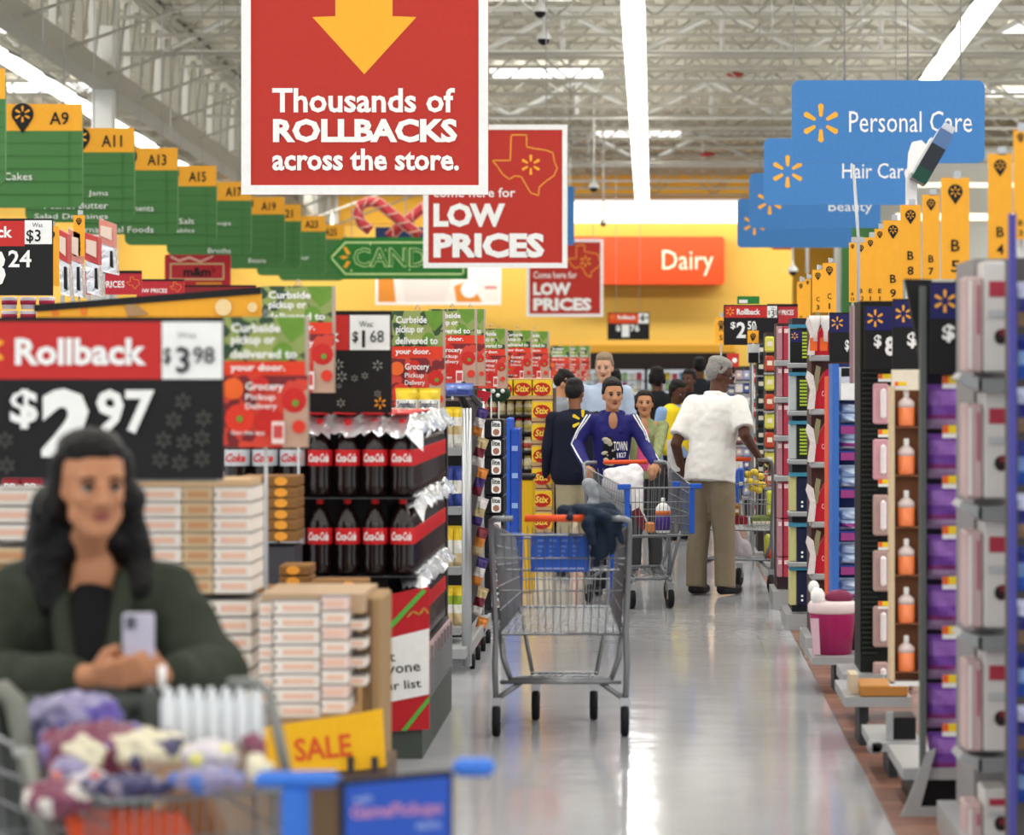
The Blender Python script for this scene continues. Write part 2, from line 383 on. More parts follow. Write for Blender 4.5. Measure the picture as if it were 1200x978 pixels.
# ---- back wall, yellow
WALLY = mat('#f3c860', .7, scale=2, var=.04, name='yellow_wall'); WALLG = mat('#e0a83a', .7, scale=2, var=.05, name='gold_wall'); GREYW = mat('#d9d9d6', .7, name='pale_wall')
wall_back = struct(MB().box(-26, YB, 0, 22, YB+.3, 7.2, WALLY).build('wall_back'))
struct(MB().box(-26, YB-.25, PZ(236, YB), 22, YB-.002, PZ(205, YB)+1.2, WALLG).build('trim_1'))  # ceiling tint from the yellow wall's light, painted as a gold band
struct(MB().box(-26, YB-.12, PZ(413, YB), PX(860, YB), YB-.002, PZ(404, YB), WALLG).build('trim_2'))
COVE = mat('#fffbe6', .5, emit=1.15, var=0, name='lit_cove')
t = thing('cove_light', 'white glowing band of light along the top of the yellow back wall', 'light', (PX(750, YB), YB-.3, PZ(262, YB)))
MB().box(PX(560, YB), YB-.35, PZ(262, YB), PX(925, YB), YB-.26, PZ(237, YB), COVE).build('lit_panel', t)
MB().box(PX(560, YB), YB-.45, PZ(237, YB), PX(925, YB), YB-.26, PZ(234, YB), WHITE).build('top_rail', t)
struct(MB().box(PX(929, 70), 70, 0, PX(987, 70), 70.3, 5.9, WALLG).build('trim_3'))
struct(MB().box(PX(905, 70.5), 70.5, PZ(292, 70.5), PX(990, 70.5), 70.7, PZ(284, 70), ORANGE).build('trim_4'))
struct(MB().box(3.9, 66.6, 0, 22, 66.9, 6.3, GREYW).build('wall_right'))
struct(MB().box(PX(986, 65.9), 65.9, 0, PX(1047, 65.9), 65.99, PZ(262, 65.9), GREEN2).build('trim_5'))
for k, (a, bb) in enumerate(((219, 214), (258, 250))):
    tag(MB().box(PX(1050, 65.5), 65.5, PZ(a, 65.5), PX(1250, 65.5), 65.6, PZ(bb, 65.5), COVE).build('strip_light'),
        ['thin white strip light on the far right wall', 'lower white strip light on far right wall behind the flags'][k], 'light')
struct(MB().box(-26.3, 30, 0, -26, YB, 9.6, GREYW).build('wall_left'))
struct(MB().box(22, 30, 0, 22.3, YB, 9.6, GREYW).build('wall_side'))
# left part of the far wall: gold recess with a pale frame, pale pilasters
struct(MB().box(PX(395, 79.7), 79.5, PZ(262, 79.5), PX(500, 79.5), 79.7, PZ(228, 79.5), WALLG).build('trim_6'))
struct(MB().box(PX(386, 79.4), 79.2, PZ(300, 79), PX(392, 79.4), 79.4, PZ(215, 79), GREYW).build('trim_7'))
for k, x in enumerate((120, 228)): struct(MB().box(PX(x, 79.4), 78.9, 0, PX(x+(18 if k == 0 else 34), 79.4), 79.4, 6, GREYW).build('trim_%d' % (8+k)))
# ================================================================ hanging signs
Tw = WHITE
TEX = [(599,158),(617,158),(617,172),(626,174),(640,176),(648,179),(650,190),(653,197),(649,206),(640,212),(632,219),(631,229),(622,226),(616,216),(611,207),(603,206),(597,210),(589,204),(583,195),(577,188),(598,188)]
def tex(cx, cy, s): return [(cx+(x-615)*s, cy+(y-192)*s) for x, y in TEX]
OUT = mat('#f0a03c', .5)
panel('hanging_sign', 'largest red hanging sign with yellow down arrow and Thousands of ROLLBACKS lettering', 'sign', (283, -62, 572, 228), 18.7, SRED,
      [('p', [(393,-40),(460,-40),(460,19),(488,20),(427,87),(366,20),(393,19)], YEL, {'part': 'down_arrow'}),
       ('t', 'Thousands of', 319, 103, 533, 132, Tw, {'b': .025}), ('t', 'ROLLBACKS', 320, 139, 536, 167, Tw, {'b': .045}),
       ('t', 'across the store.', 319, 174, 538, 200, Tw, {'b': .03})], .03, 0, (320, 535), None, 11)
panel('hanging_sign', 'middle red hanging sign with Texas outline and LOW PRICES lettering', 'sign', (496, 146, 665, 314), 32.6, SRED,
      [('o', tex(615, 192, 1), 1.6, OUT, {'part': 'map_outline'}), ('spark', 622, 193, 11.5, YEL),
       ('t', 'come here for', 508, 220, 604, 231, Tw, {'b': .01}), ('t', 'LOW', 508, 238, 592, 266, Tw, {'b': .05}),
       ('t', 'PRICES', 508, 273, 638, 302, Tw, {'b': .05})], .03, 0, (520, 640), None, 6)
panel('hanging_sign', 'smallest red LOW PRICES hanging sign beside the orange Dairy board', 'sign', (617, 280, 707, 371), 63, SRED,
      [('o', tex(684, 305, .52), 1.2, OUT, {'part': 'map_outline'}), ('spark', 686, 306, 6.5, YEL),
       ('t', 'Come here for', 625, 318, 676, 326, Tw, {'b': .01}), ('t', 'LOW', 625, 331, 669, 346, Tw, {'b': .05}),
       ('t', 'PRICES', 625, 349, 693, 364, Tw, {'b': .05})], .03, 0, (630, 695), None, 3.5)
DA = mat('#e04d20', .5, name='dairy_orange')
panel('department_sign', 'orange red Dairy board on the yellow back wall', 'sign', (668, 277, 849, 333), 79, DA,
      [('t', 'Dairy', 776, 293, 836, 323, mat('#fbe3c8', .5), {'b': .0})], .8, 4)
BL = mat('#447fbe', .5, name='sign_blue')
panel('department_sign', 'nearest and largest blue sign reading Personal Care', 'sign', (928, 94, 1154, 191), 24, BL,
      [('spark', 962, 144, 22, YEL), ('t', 'Personal Care', 995, 130, 1139, 155, Tw, {'b': .0})], .03, 9, (990, 1064, 1126))
panel('department_sign', 'blue sign reading Hair Care behind the Personal Care sign', 'sign', (895, 162, 1075, 240), 30.1, BL,
      [('spark', 923, 201, 18.5, YEL), ('t', 'Hair Care', 987, 191, 1068, 209, Tw, {'b': .0})], .03, 7, (930, 1050))
panel('department_sign', 'blue sign reading Beauty behind the Hair Care sign', 'sign', (878, 203, 1032, 267), 35.5, BL,
      [('spark', 902, 236, 15, YEL), ('t', 'Beauty', 971, 236, 1022, 251, Tw, {'b': .0})], .03, 6, (905, 1010))
panel('department_sign', 'furthest blue hanging sign, its lettering hidden by the Beauty sign', 'sign', (864, 233, 998, 290), 41.1, BL,
      [('spark', 884, 262, 13, YEL)], .03, 5, (890, 980))
tag(MB().box(PX(664, 55), 55, PZ(287, 55), PX(673, 55), 55.05, PZ(218, 55), BL).tube([P(668, 218, 55.02), (PX(668, 55), 55.02, deckz(55)-.03)], .01, STEEL, 4).build('hanging_sign'), 'narrow blue sign edge beside the middle red LOW PRICES sign', 'sign')
# green aisle signs
AY = [28.2, 32, 35.2, 38.4, 41.8, 45.4, 49.5, 51.8, 55.7, 59]
AN = ['A7', 'A9', 'A11', 'A13', 'A15', 'A17', 'A19', 'A21', 'A23', 'A25']
AT = {1: [(3, 'Snack Cakes')], 2: [(3, 'Jams'), (4, 'Peanut Butter'), (5, 'Salad Dressings')], 3: [(3, 'Condiments'), (5, 'International Foods')],
      4: [(3, 'Pasta Salt'), (4, 'Canned Vegetables')], 5: [(2, 'Soups'), (5, 'Broths')], 6: [(5, 'Beans')], 8: [(3, 'Flour')], 0: []}
for i, Y in enumerate(AY):
    X1 = -5.96; X0 = X1-1.25; k = F/Y; x1 = VX+X1*k; x0 = VX+X0*k; zt = CH+2.74; y0 = VY-2.74*k; y1 = VY-1.66*k; hh = (y1-y0)
    hd = .28*k; row = (hh-hd)/6
    it = [('r', x0, y0, x1, y0+hd, YEL, {'part': 'number_panel'})]
    for j in range(1, 6): it.append(('r', x0, y0+hd+row*j-.01*k, x1, y0+hd+row*j, GREEN2, {'part': 'row_line'}))
    it.append(('r', x1-.14*k, y0+hd, x1-.13*k, y1, GREEN2, {'part': 'row_line'}))
    w_ = (.1 if len(AN[i]) == 2 else .078)*k*len(AN[i])
    it += [('t', AN[i], x1-.14*k-w_, y0+hd*.3, x1-.14*k, y0+hd*.78, BLACK, {'b': .012}), ('pin', x0+.63*k, y0+hd*.38, .115*k, BLACK, YEL)]
    for r, s in AT.get(i, []):
        ll = .056*k*len(s); it.append(('t', s, x1-.47*k-ll if i == 1 else x1-.3*k-ll, y0+hd+row*(r+.28), x1-.47*k-0 if i == 1 else x1-.3*k, y0+hd+row*(r+.85), Tw, {'b': 0}))
        if i == 1: it[-1] = ('t', s, 38-ll, y0+hd+row*(r+.28), 38, y0+hd+row*(r+.85), Tw, {'b': 0})
    panel('aisle_sign', 'green aisle sign with yellow header reading %s' % AN[i], 'sign', (x0, y0, x1, y1), Y, GREEN, it, .05, .09*k, (x0+.2*k, x1-.2*k))
# candy, m&m, picture
CG = mat('#2f7d35', .5); LG = mat('#cfeaa0', .5)
oc = [(388,302),(405,284),(543,284),(543,321),(405,321)]
panel('candy_sign_back', 'invisible', 'x', (0,0,1,1), 48, CG) if False else None
t = thing('candy_sign', 'green arrow shaped CANDY sign hung before the yellow wall', 'sign', P(465, 326, 47.5))
mb = MB(); mb.prism([(PX(a, 47.5), PZ(b_, 47.5)) for a, b_ in ((382,302),(402,278),(548,278),(548,327),(402,327))][::-1], 47.5, 47.56, CG); mb.build('panel', t)
draw([('o', oc, 2.2, LG, {'part': 'light_border'}), ('t', 'CANDY', 414, 290, 520, 313, LG, {'b': .03}), ('t', 'CANDY', 415, 291, 519, 312, CG, {'b': -.0, 'part': 'letter_inlay'}),
      ('p', [(402,290),(406,289),(411,297),(407,299)], YEL, {'part': 'sparkle'}), ('p', [(397,301),(403,299),(409,301),(403,304)], YEL, {'part': 'sparkle'}),
      ('p', [(407,305),(411,307),(406,314),(402,313)], YEL, {'part': 'sparkle'}),
      ('c', 434, 286, 1.2, LG, {'part': 'sparkle'}), ('c', 452, 293, 1, LG, {'part': 'sparkle'}), ('c', 412, 317, 1.3, LG, {'part': 'sparkle'}), ('c', 480, 316, 1, LG, {'part': 'sparkle'})], 47.5, t)
wires(t, (412, 540), 280, 47.55)
RC = mat('#d94a52', .5); PC = mat('#f3b9a8', .5)
def cane(pts, lab, Y=47.8):
    t = thing('candy_cane', lab, 'decoration', P(470, 280, Y))
    p3 = [P(a, b_, Y) for a, b_ in pts]; a = MB(); a.tube([(q.x, q.y, q.z) for q in p3], .075, RC, 8); a.build('cane', t)
    e = MB()
    for i in range(len(p3)-1):
        q = (p3[i]+p3[i+1])/2; d = (p3[i+1]-p3[i]).normalized(); n_ = V(-d.z, 0, d.x)
        e.tube([q-n_*.06-d*.05+V(0,-.06,0), q+n_*.06+d*.05+V(0,-.06,0)], .02, PC, 5)
    e.build('stripe', t, kind='stuff')
    o = MB()
    for s in (-1, 1):
        L = []
        for i, q in enumerate(p3):
            d = (p3[min(i+1, len(p3)-1)]-p3[max(i-1, 0)]).normalized(); L.append(q+V(-d.z, 0, d.x)*.075*s+V(0,-.02,0))
        o.tube([tuple(q) for q in L], .012, PC, 4)
    o.build('light_outline', t, kind='stuff'); wires(t, (444 if Y < 48 else 505,), 240, Y)
cane([(434,270),(424,262),(419,250),(423,240),(434,236),(444,238),(454,246),(466,256),(480,267),(492,276)], 'red candy cane with its hook at the left, above the green sign')
cane([(456,278),(466,268),(478,258),(490,248),(502,238),(514,230)], 'second red candy cane crossing the first, above the green sign', 48.1)
tag(MB().box(PX(440, 49), 49, PZ(280, 49), PX(500, 49), 49.05, PZ(266, 49), mat('#2d3f6b')).tube([P(475, 266, 49.02), (PX(475, 49), 49.02, deckz(49)-.03)], .01, STEEL, 4).build('hanging_sign'), 'dark blue board partly hidden behind the crossed candy canes', 'sign')
panel('candy_board', 'red m&m board with a cream outline at the bottom of the green signs', 'sign', (193, 298, 270, 336), 46.5, mat('#c8323c'),
      [('o', [(200,309),(262,309),(262,327),(200,327)], 1.6, mat('#e9cf9a'), {'part': 'outline'}), ('t', 'm&m', 215, 313, 247, 324, BLACK, {'b': .04}), ('t', "'s", 248, 313, 252, 319, BLACK),
       ('r', 230, 331, 260, 333, YEL), ('p', [(200,299),(210,304),(222,300),(235,305),(250,299),(250,301),(235,308),(222,303),(210,307),(200,302)], PC, {'part': 'ribbon'})], .05, 3, (200, 262))
PIC = mat('#f4f0ec', .5); 
panel('wall_picture', 'wide framed picture of a pouring white jug on yellow wall under CANDY', 'picture', (440, 313, 587, 357), 78.5, mat('#f1e3da', .5, scale=1.5, var=.12),
      [('p', [(443,325),(461,325),(464,354),(443,354)], mat('#dd8b36'), {'part': 'picture_print'}), ('p', [(470,322),(530,322),(522,354),(474,354)], mat('#e4d7cf'), {'part': 'picture_print'}),
       ('p', [(532,335),(545,330),(556,338),(565,354),(535,354)], mat('#dd8b36'), {'part': 'picture_print'}), ('c', 550, 339, 10, WHITE, {'part': 'picture_print'}), ('r', 568, 335, 582, 338, mat('#d98080'), {'part': 'picture_print'})], .1, 0, None, None, 3)
# security domes
for x, y, Y, s, nm in ((633, 14, 36, 1, 'topmost dome camera hanging near the middle strip light'), (637, 46, 38, 1, 'second dome camera, just below the topmost one'),
                 (696, 220, 60, 1, 'dome camera hanging beside the middle red LOW PRICES sign'), (929, 318, 62, 1, 'small dome camera hanging under the furthest blue sign'), (707, 262, 66, .7, 'tiny dome camera against the lit cove')):
    p = P(x, y, Y); t = thing('dome_camera', nm, 'camera', p, None); r = 9*Y/F*s*(1 if Y < 50 else .7)
    a = MB(); a.lathe([(r*.15, r*2.2), (r*.25, r*1.2), (r*.9, r*.6), (r, r*.1), (r*.95, 0)], WHITE, p, 14); a.build('housing', t)
    a = MB(); a.sphere((p.x, p.y, p.z), (r*.78, r*.78, r*.8), BLACK, 12, 8); a.build('dome', t)
    MB().tube([(p.x, p.y, p.z+r*2), (p.x, p.y, deckz(Y)-.03)], .02, WHITE, 5).build('drop_pole', t)
tag(MB().box(PX(930, 62.5)-.02, 62.5, PZ(440, 62.5), PX(930, 62.5)+.02, 62.54, 3, WHITE).build('pole'), 'thin white pole below the furthest blue sign', 'pole') if False else None
for x, y0, y1, Y, nm in ((946, 290, 320, 60, 'thin white downrod beside the small dome under blue signs'),):
    tag(MB().tube([P(x, y1, Y), (PX(x, Y), Y, deckz(Y)-.03)], .035, WHITE, 6).build('drop_pole'), nm, 'pole')
t = thing('sign_pole', 'slim steel pole standing up before the Beauty sign', 'pole', P(1005, 281, 16))
MB().tube([(PX(1006, 16), 16, 0), P(1006, 281, 16), P(1000, 193, 16)], .009, STEEL, 6).build('pole', t); MB().cbox(P(1005, 281, 16), (.05, .03, .03), STEEL).build('clamp', t)
for k, (x, y) in enumerate(((862, 88), (829, 181))):
    tag(MB().lathe([(.02, .06), (.16, .03), (.16, -.02), (.03, -.05)], mat('#a33a36'), P(x, y, 55+k*10), 10).build('sprinkler_cover'), ['upper', 'lower'][k]+' small red fitting on the ceiling left of the blue signs', 'fitting')
# tilted box on tall white post near Personal Care
t = thing('tilted_package', 'white and dark box tilted on a white post over the Personal Care sign', 'package', P(1085, 190, 15.2))
rot = Matrix.Rotation(math.radians(30), 3, 'Y'); c = P(1092, 184, 15.2)
a = MB(); a.cbox(c, (.078, .14, .285), mat('#2b3038', .3), rot=rot); a.build('box_front', t)
a = MB(); a.cbox(c+rot@V(0, 0, .1), (.0785, .141, .085), mat('#5a7aa8', .3), rot=rot); a.cbox(c+rot@V(0, 0, -.106), (.0785, .141, .07), mat('#1d4a3c', .3), rot=rot); a.build('printed_panel', t)
a = MB(); a.prism([(PX(x, 15.25), PZ(y, 15.25)) for x, y in ((1064,208),(1066,178),(1070,166),(1080,164),(1086,170),(1066,212))][::-1], 15.25, 15.34, WHITE); a.build('hook_panel', t)
a = MB(); a.cbox(c+rot@V(-.045, .02, -.02), (.014, .13, .2), WHITE, rot=rot); a.build('white_side', t); a = MB(); a.cbox(c+rot@V(0, -.0, .16), (.06, .06, .04), mat('#d4d8de', .3), rot=rot); a.build('clear_tip', t)
a = MB(); a.box(PX(1062, 15.3), 15.3, 0, PX(1075, 15.3), 15.34, PZ(200, 15.3), WHITE); a.build('post', t)

# ================================================================ orange flags on the right
def flag(rect, Y, txt, lab, r=None):
    x0, y0, x1, y1 = rect; w_ = x1-x0; cx = (x0+x1)/2; r = r or w_*.26; pz = y0+w_*.5
    L = txt.split(); it = [('pin', cx, pz, r, BLACK, YEL)]
    th = w_*.42; yb = y1-w_*.25
    for s in reversed(L):
        ww = w_*.30*(len(s) if s != '1' else .35)*(.8 if len(s) > 1 else 1); it.append(('t', s, cx-ww/2, yb-th, cx+ww/2, yb, BLACK, {'b': .01})); yb -= th*1.75
    t = panel('aisle_flag', lab, 'sign', rect, Y, YEL, it, .012)
    MB().tube([P(cx, y0-6, Y+.022), (PX(cx, Y+.022), Y+.022, .0)], .008, STEEL, 5).build('flag_pole', t)
    a = MB(); a.cbox(P(cx+2, y0-3, Y+.01), (.03, .02, .03), STEEL); a.build('clip', t)
    return t
FL = [((1158,180,1186,305), 11.4, 'B 4', 0), ((1103,208,1136,327), 12.6, 'B 5', 0), ((1081,228,1101,327), 13.8, 'B 7', 0), ((1055,240,1079,328), 15, 'B 8', 0),
      ((1035,258,1058,354), 16, 'B 9', 0), ((1025,268,1037,355), 16.8, 'E 1', 0), ((1014,278,1026,355), 17.6, 'E 1', 0), ((1003,284,1015,355), 18.6, 'B 13', 0), ((995,284,1003,354), 19.2, 'B 13', 0),
      ((964,308,980,366), 22.5, 'C 1', 0), ((952,316,965,366), 23.5, 'C 3', 0), ((943,327,950,380), 25, 'H 1', 0), ((934,330,943,382), 26.5, 'H 3', 0), ((1188,152,1204,280), 10.6, 'B 3', 0)]
extra = ['second from the right edge', 'large, beside the tilted package', 'half hidden behind the B5 flag', 'under the Hair Care sign end', 'above the black price sign', 'narrow, left of the B9 flag', 'narrower, second left of the B9 flag', 'right one of the B13 pair', 'left thin one of the B13 pair', 'right one of the C pair', 'left one of the C pair', 'right one of the furthest pair', 'left one of the furthest pair', 'cut by the right edge of the photo']
for (rc, Y, tx, _), ex in zip(FL, extra): flag(rc, Y, tx, 'orange aisle flag with pin icon reading %s, %s' % (tx.replace(' ', ''), ex))
flag((50, 265, 69, 335), 20, 'A 5', 'orange aisle flag reading A5 beside the Rollback 3.24 sign')
flag((86, 252, 99, 300), 22, 'A 7', 'orange aisle flag above the slanted red strips at upper left')
flag((838, 372, 852, 402), 30, 'H 5', 'small orange flag left of the 2.50 price sign')
flag((876, 387, 889, 402), 24, 'D', 'tiny orange flag below the 2.50 price sign')

# ================================================================ price signs
def price(rect, Y, head, was, big, cents, lab, hh=.34, split=.74, hc=None, stars=True, th=.012, pole=True, name='price_sign'):
    x0, y0, x1, y1 = rect; w_ = x1-x0; h = y1-y0; hb = y0+h*hh; sx = x0+w_*split; m = h*.03
    it = [('r', x0+m, y0+m, sx, hb, hc or RED, {'part': 'header'})] if (head or was) else []
    if was: it += [('r', sx, y0+m, x1-m, hb, WHITE, {'part': 'was_panel'}), ('t', 'Was', sx+w_*.06, y0+h*.06, sx+w_*.15, y0+h*.1, DGREY, {'b': 0}),
                   ('t', was[0], sx+w_*.015, y0+h*.14, sx+w_*.05, y0+h*.26, BLACK, {'b': 0}), ('t', was[1], sx+w_*.065, y0+h*.12, sx+w_*.13, y0+h*.31, BLACK, {'b': 0}), ('t', was[2], sx+w_*.14, y0+h*.13, sx+w_*.23, y0+h*.25, BLACK, {'b': 0})]
    if head: it += [('t', head, x0+w_*.24, y0+h*.1, x0+w_*.67, y0+h*.25, WHITE, {'b': .03}), ('spark', x0+w_*.12, y0+h*.17, h*.1, YEL)]
    if big: it += [('t', '$', x0+w_*.2, y0+h*.46, x0+w_*.31, y0+h*.7, WHITE, {'b': .03}), ('t', big, x0+w_*.34, y0+h*.44, x0+w_*.52, y0+h*.9, WHITE, {'b': .04}),
                   ('t', cents, x0+w_*.54, y0+h*.44, x0+w_*.76, y0+h*.7, WHITE, {'b': .03})]
    if stars:
        dk = mat('#55564f', .5)
        for k in range(9): it.append(('spark', x1-w_*.22+w_*.085*(k % 3), y0+h*(.62+.13*(k//3))+(h*.03 if k % 3 == 1 else 0), h*.055, dk, {'part': 'star_print'}))
    t = panel(name, lab, 'sign', rect, Y, BLACK, it, th)
    if pole: MB().box(PX(x0+w_*.5, Y)-.01, Y+th, 0, PX(x0+w_*.5, Y)+.01, Y+th+.02, PZ(y1-5, Y), STEEL).build('sign_post', t)
    return t
price((-46, 372, 262, 561), 9.0, None, None, None, None, 'large black and red Rollback sign priced 2.97 behind the woman at left', stars=False)
t = bpy.data.objects['price_sign']
dk = mat('#5c5c55', .5)
draw([('r', -42, 377, 189, 444, RED, {'part': 'header'}), ('r', 190, 377, 261, 444, WHITE, {'part': 'was_panel'}), ('t', 'Rollback', 18, 396, 172, 428, WHITE, {'b': .035}),
      ('spark', -14, 410, 20, YEL), ('t', 'Was', 208, 389, 230, 396, GREY, {'b': 0}), ('t', '$', 192, 407, 201, 428, DGREY), ('t', '3', 207, 406, 223, 437, DGREY, {'b': .02}), ('t', '98', 227, 406, 252, 426, DGREY, {'b': .01}),
      ('t', '$', 13, 456, 46, 502, WHITE, {'b': .03}), ('t', '2', 50, 455, 110, 535, WHITE, {'b': .06}), ('t', '97', 114, 456, 182, 508, WHITE, {'b': .03})] +
     [('spark', x, y, 9, dk, {'part': 'star_print'}) for x, y in ((193,515),(217,518),(238,513),(189,538),(212,542),(238,537),(205,492),(240,490),(216,470),(8,515),(10,545))], 9.0, t)
t = price((-82, 256, 62, 346), 18.6, 'Rollback', None, None, None, 'black Rollback price sign reading 3.24 at upper left', hh=.36, split=.77, stars=False)
draw([('r', 29, 258, 61, 286, WHITE, {'part': 'was_panel'}), ('t', 'Was', 38, 261, 50, 266, DGREY, {'b': 0}), ('t', '$3', 31, 269, 48, 285, BLACK, {'b': .01}), ('t', '24', 10, 293, 37, 313, WHITE, {'b': .02}), ('t', '3', -18, 292, 7, 336, WHITE, {'b': .04}), ('t', '$', -40, 296, -22, 316, WHITE)], 18.598, t)
t = price((345, 364, 459, 492), 12.6, None, None, None, None, 'black price sign with was 1.68 panel above the cola bottles', hh=.34, split=.5, stars=False)
draw([('r', 345, 369, 409, 410, RED, {'part': 'header'}), ('r', 410, 369, 457, 410, WHITE, {'part': 'was_panel'}), ('t', 'Was:', 421, 376, 438, 383, BLACK, {'b': 0}), ('t', '$', 413, 388, 420, 402, BLACK), ('t', '1', 424.5, 387, 428, 407, BLACK, {'b': .0}), ('t', '68', 434, 387, 450, 401, BLACK, {'b': 0}),
      ('t', 'Rollback', 300, 382, 398, 402, WHITE, {'b': .03}) if False else ('t', 'k', 388, 386, 398, 400, WHITE, {'b': .03})] +
     [('spark', x, y, r_, mat('#9a9a92'), {'part': 'star_print'}) for x, y, r_ in ((397,427,6),(401,441,6),(443,428,6),(416,443,4),(428,440,4),(398,452,3),(400,472,5),(443,461,4))] + [('spark', 446, 472, 7, YEL)], 12.598, t)
t = price((712, 366, 761, 398), 60, 'Rollback', ('$', '1', '98'), '1', '76', 'small black 1.76 price sign hanging before the yellow dairy wall', hh=.4, hc=DA, stars=False, pole=False)
for hx in (722, 750): MB().tube([P(hx, 366, 60), (PX(hx, 60), 60, deckz(60)-.75)], .005, STEEL, 4).build('hanging_wire', t)
price((848, 357, 912, 404), 25, 'Rollback', ('$', '3', '50'), None, '', 'black and red 2.50 Rollback sign above the white-haired man', hh=.32, stars=False, split=.8)
draw([('t', '$', 856, 377, 862, 386, WHITE, {'b': .02}), ('t', '2', 863, 377, 874, 396, WHITE, {'b': .03}), ('t', '50', 876, 376, 886, 386, WHITE, {'b': .02})], 24.998, bpy.data.objects['price_sign.004'])
panel('shelf_topper', 'small green banner on top of the 2.50 price sign', 'sign', (864, 347, 890, 356), 25.2, CG, [('r', 866, 351, 876, 355, WHITE)])
t = panel('shelf_topper', 'small red LOW PRICES topper right of the 2.50 sign', 'sign', (899, 356, 935, 382), 26, mat('#b5333a'), [('t', 'LOW PRICES', 904, 363, 930, 369, WHITE, {'b': .02}), ('r', 899, 356, 935, 359, BLACK)]); post(t, 920, 380, 26.03)
# long low price toppers at left
panel('shelf_topper', 'nearer long red LOW PRICES topper left of the m&m board', 'sign', (100, 317, 166, 345), 26, mat('#bf2f3a'), [('t', 'LOW PRICES', 97, 329, 146, 337, WHITE, {'b': .02}), ('o', tex(156, 331, .2), .6, OUT, {'part': 'map_outline'}), ('r', 100, 317, 166, 320, BLACK, {'part': 'top_rail'})])
post(bpy.data.objects['shelf_topper.002'], 130, 344, 26.03)
panel('shelf_topper', 'farther long red LOW PRICES topper below the m&m board', 'sign', (160, 327, 216, 350), 29, mat('#bf2f3a'), [('t', 'LOW PRICES', 160, 338, 196, 343, WHITE, {'b': .02}), ('o', tex(206, 336, .17), .6, OUT, {'part': 'map_outline'}), ('r', 160, 327, 216, 329, BLACK, {'part': 'top_rail'})])
panel('shelf_topper', 'furthest dark red topper strip right under the m&m board', 'sign', (216, 334, 300, 346), 33, mat('#8f2a30'), [('r', 216, 334, 300, 336, BLACK, {'part': 'top_rail'})])
post(bpy.data.objects['shelf_topper.003'], 190, 349, 29.03); post(bpy.data.objects['shelf_topper.004'], 250, 345, 33.03)
# tall product strips beside the A5 flag
for k, (x0, x1, ya, yb) in enumerate(((68, 79, 268, 344), (80, 94, 268, 345), (99, 115, 272, 343), (116, 133, 256, 318) )):
    Y = 21+k; t = thing('display_wing', ['leftmost', 'second', 'third', 'rightmost'][k]+' chrome and red hanging display strip right of the A5 flag', 'display', P((x0+x1)/2, yb, Y))
    ym = ya+(yb-ya)*.45; sl = 6
    MB().prism([(PX(a, Y), PZ(b_, Y)) for a, b_ in ((x0,ya),(x1,ya+sl),(x1,ym+sl),(x0,ym))][::-1], Y, Y+.15, mat('#d88d80' if k % 2 else '#c64b4b', .4)).build('red_box', t)
    MB().prism([(PX(a, Y), PZ(b_, Y)) for a, b_ in ((x0+2,ya+8),(x1-2,ya+11),(x1-2,ym-2),(x0+2,ym-8))][::-1], Y-.01, Y, mat('#e8d3c4', .4)).build('printed_panel', t)
    MB().prism([(PX(a, Y), PZ(b_, Y)) for a, b_ in ((x0+1,ym+1),(x1+1,ym+sl+1),(x1+3,yb+4),(x0+3,yb))][::-1], Y, Y+.15, SILVERFILM).build('chrome_panel', t)
    MB().prism([(PX(a, Y), PZ(b_, Y)) for a, b_ in ((x1-4,ym+10),(x1-1,ym+10),(x1,yb-4),(x1-4,yb-6))][::-1], Y-.01, Y, BLACK).build('dark_slot', t); post(t, x0+5, yb+2, Y+.1)
t = thing('top_shelf_beam', 'dark shelf top with an orange printed band at upper left', 'shelf', P(180, 376, 12.5))
Y = 12.5
a = MB(); a.prism([(PX(x, Y), PZ(y, Y)) for x, y in ((40,357),(305,336),(305,344),(40,365))][::-1], Y, Y+.5, BLACK); a.build('top_board', t)
a = MB(); a.prism([(PX(x, Y), PZ(y, Y)) for x, y in ((43,358),(306,344),(306,372),(43,372))][::-1], Y+.01, Y+.4, YEL); a.build('yellow_band', t)
draw([('p', [(58,358),(64,357),(70,369),(62,370)], mat('#f08030')), ('p', [(95,358),(101,358),(101,369),(95,369)], mat('#f08030')), ('p', [(144,352),(152,351),(175,368),(150,371)], mat('#b08a60')), ('c', 262, 360, 10, mat('#f7d9a0')), ('c', 296, 360, 6, mat('#f7d9a0'))], Y+.008, t)
a = MB(); a.prism([(PX(x, Y), PZ(y, Y)) for x, y in ((-60,372),(306,372),(306,380),(-60,380))][::-1], Y, Y+.5, BLACK); a.build('lower_board', t)

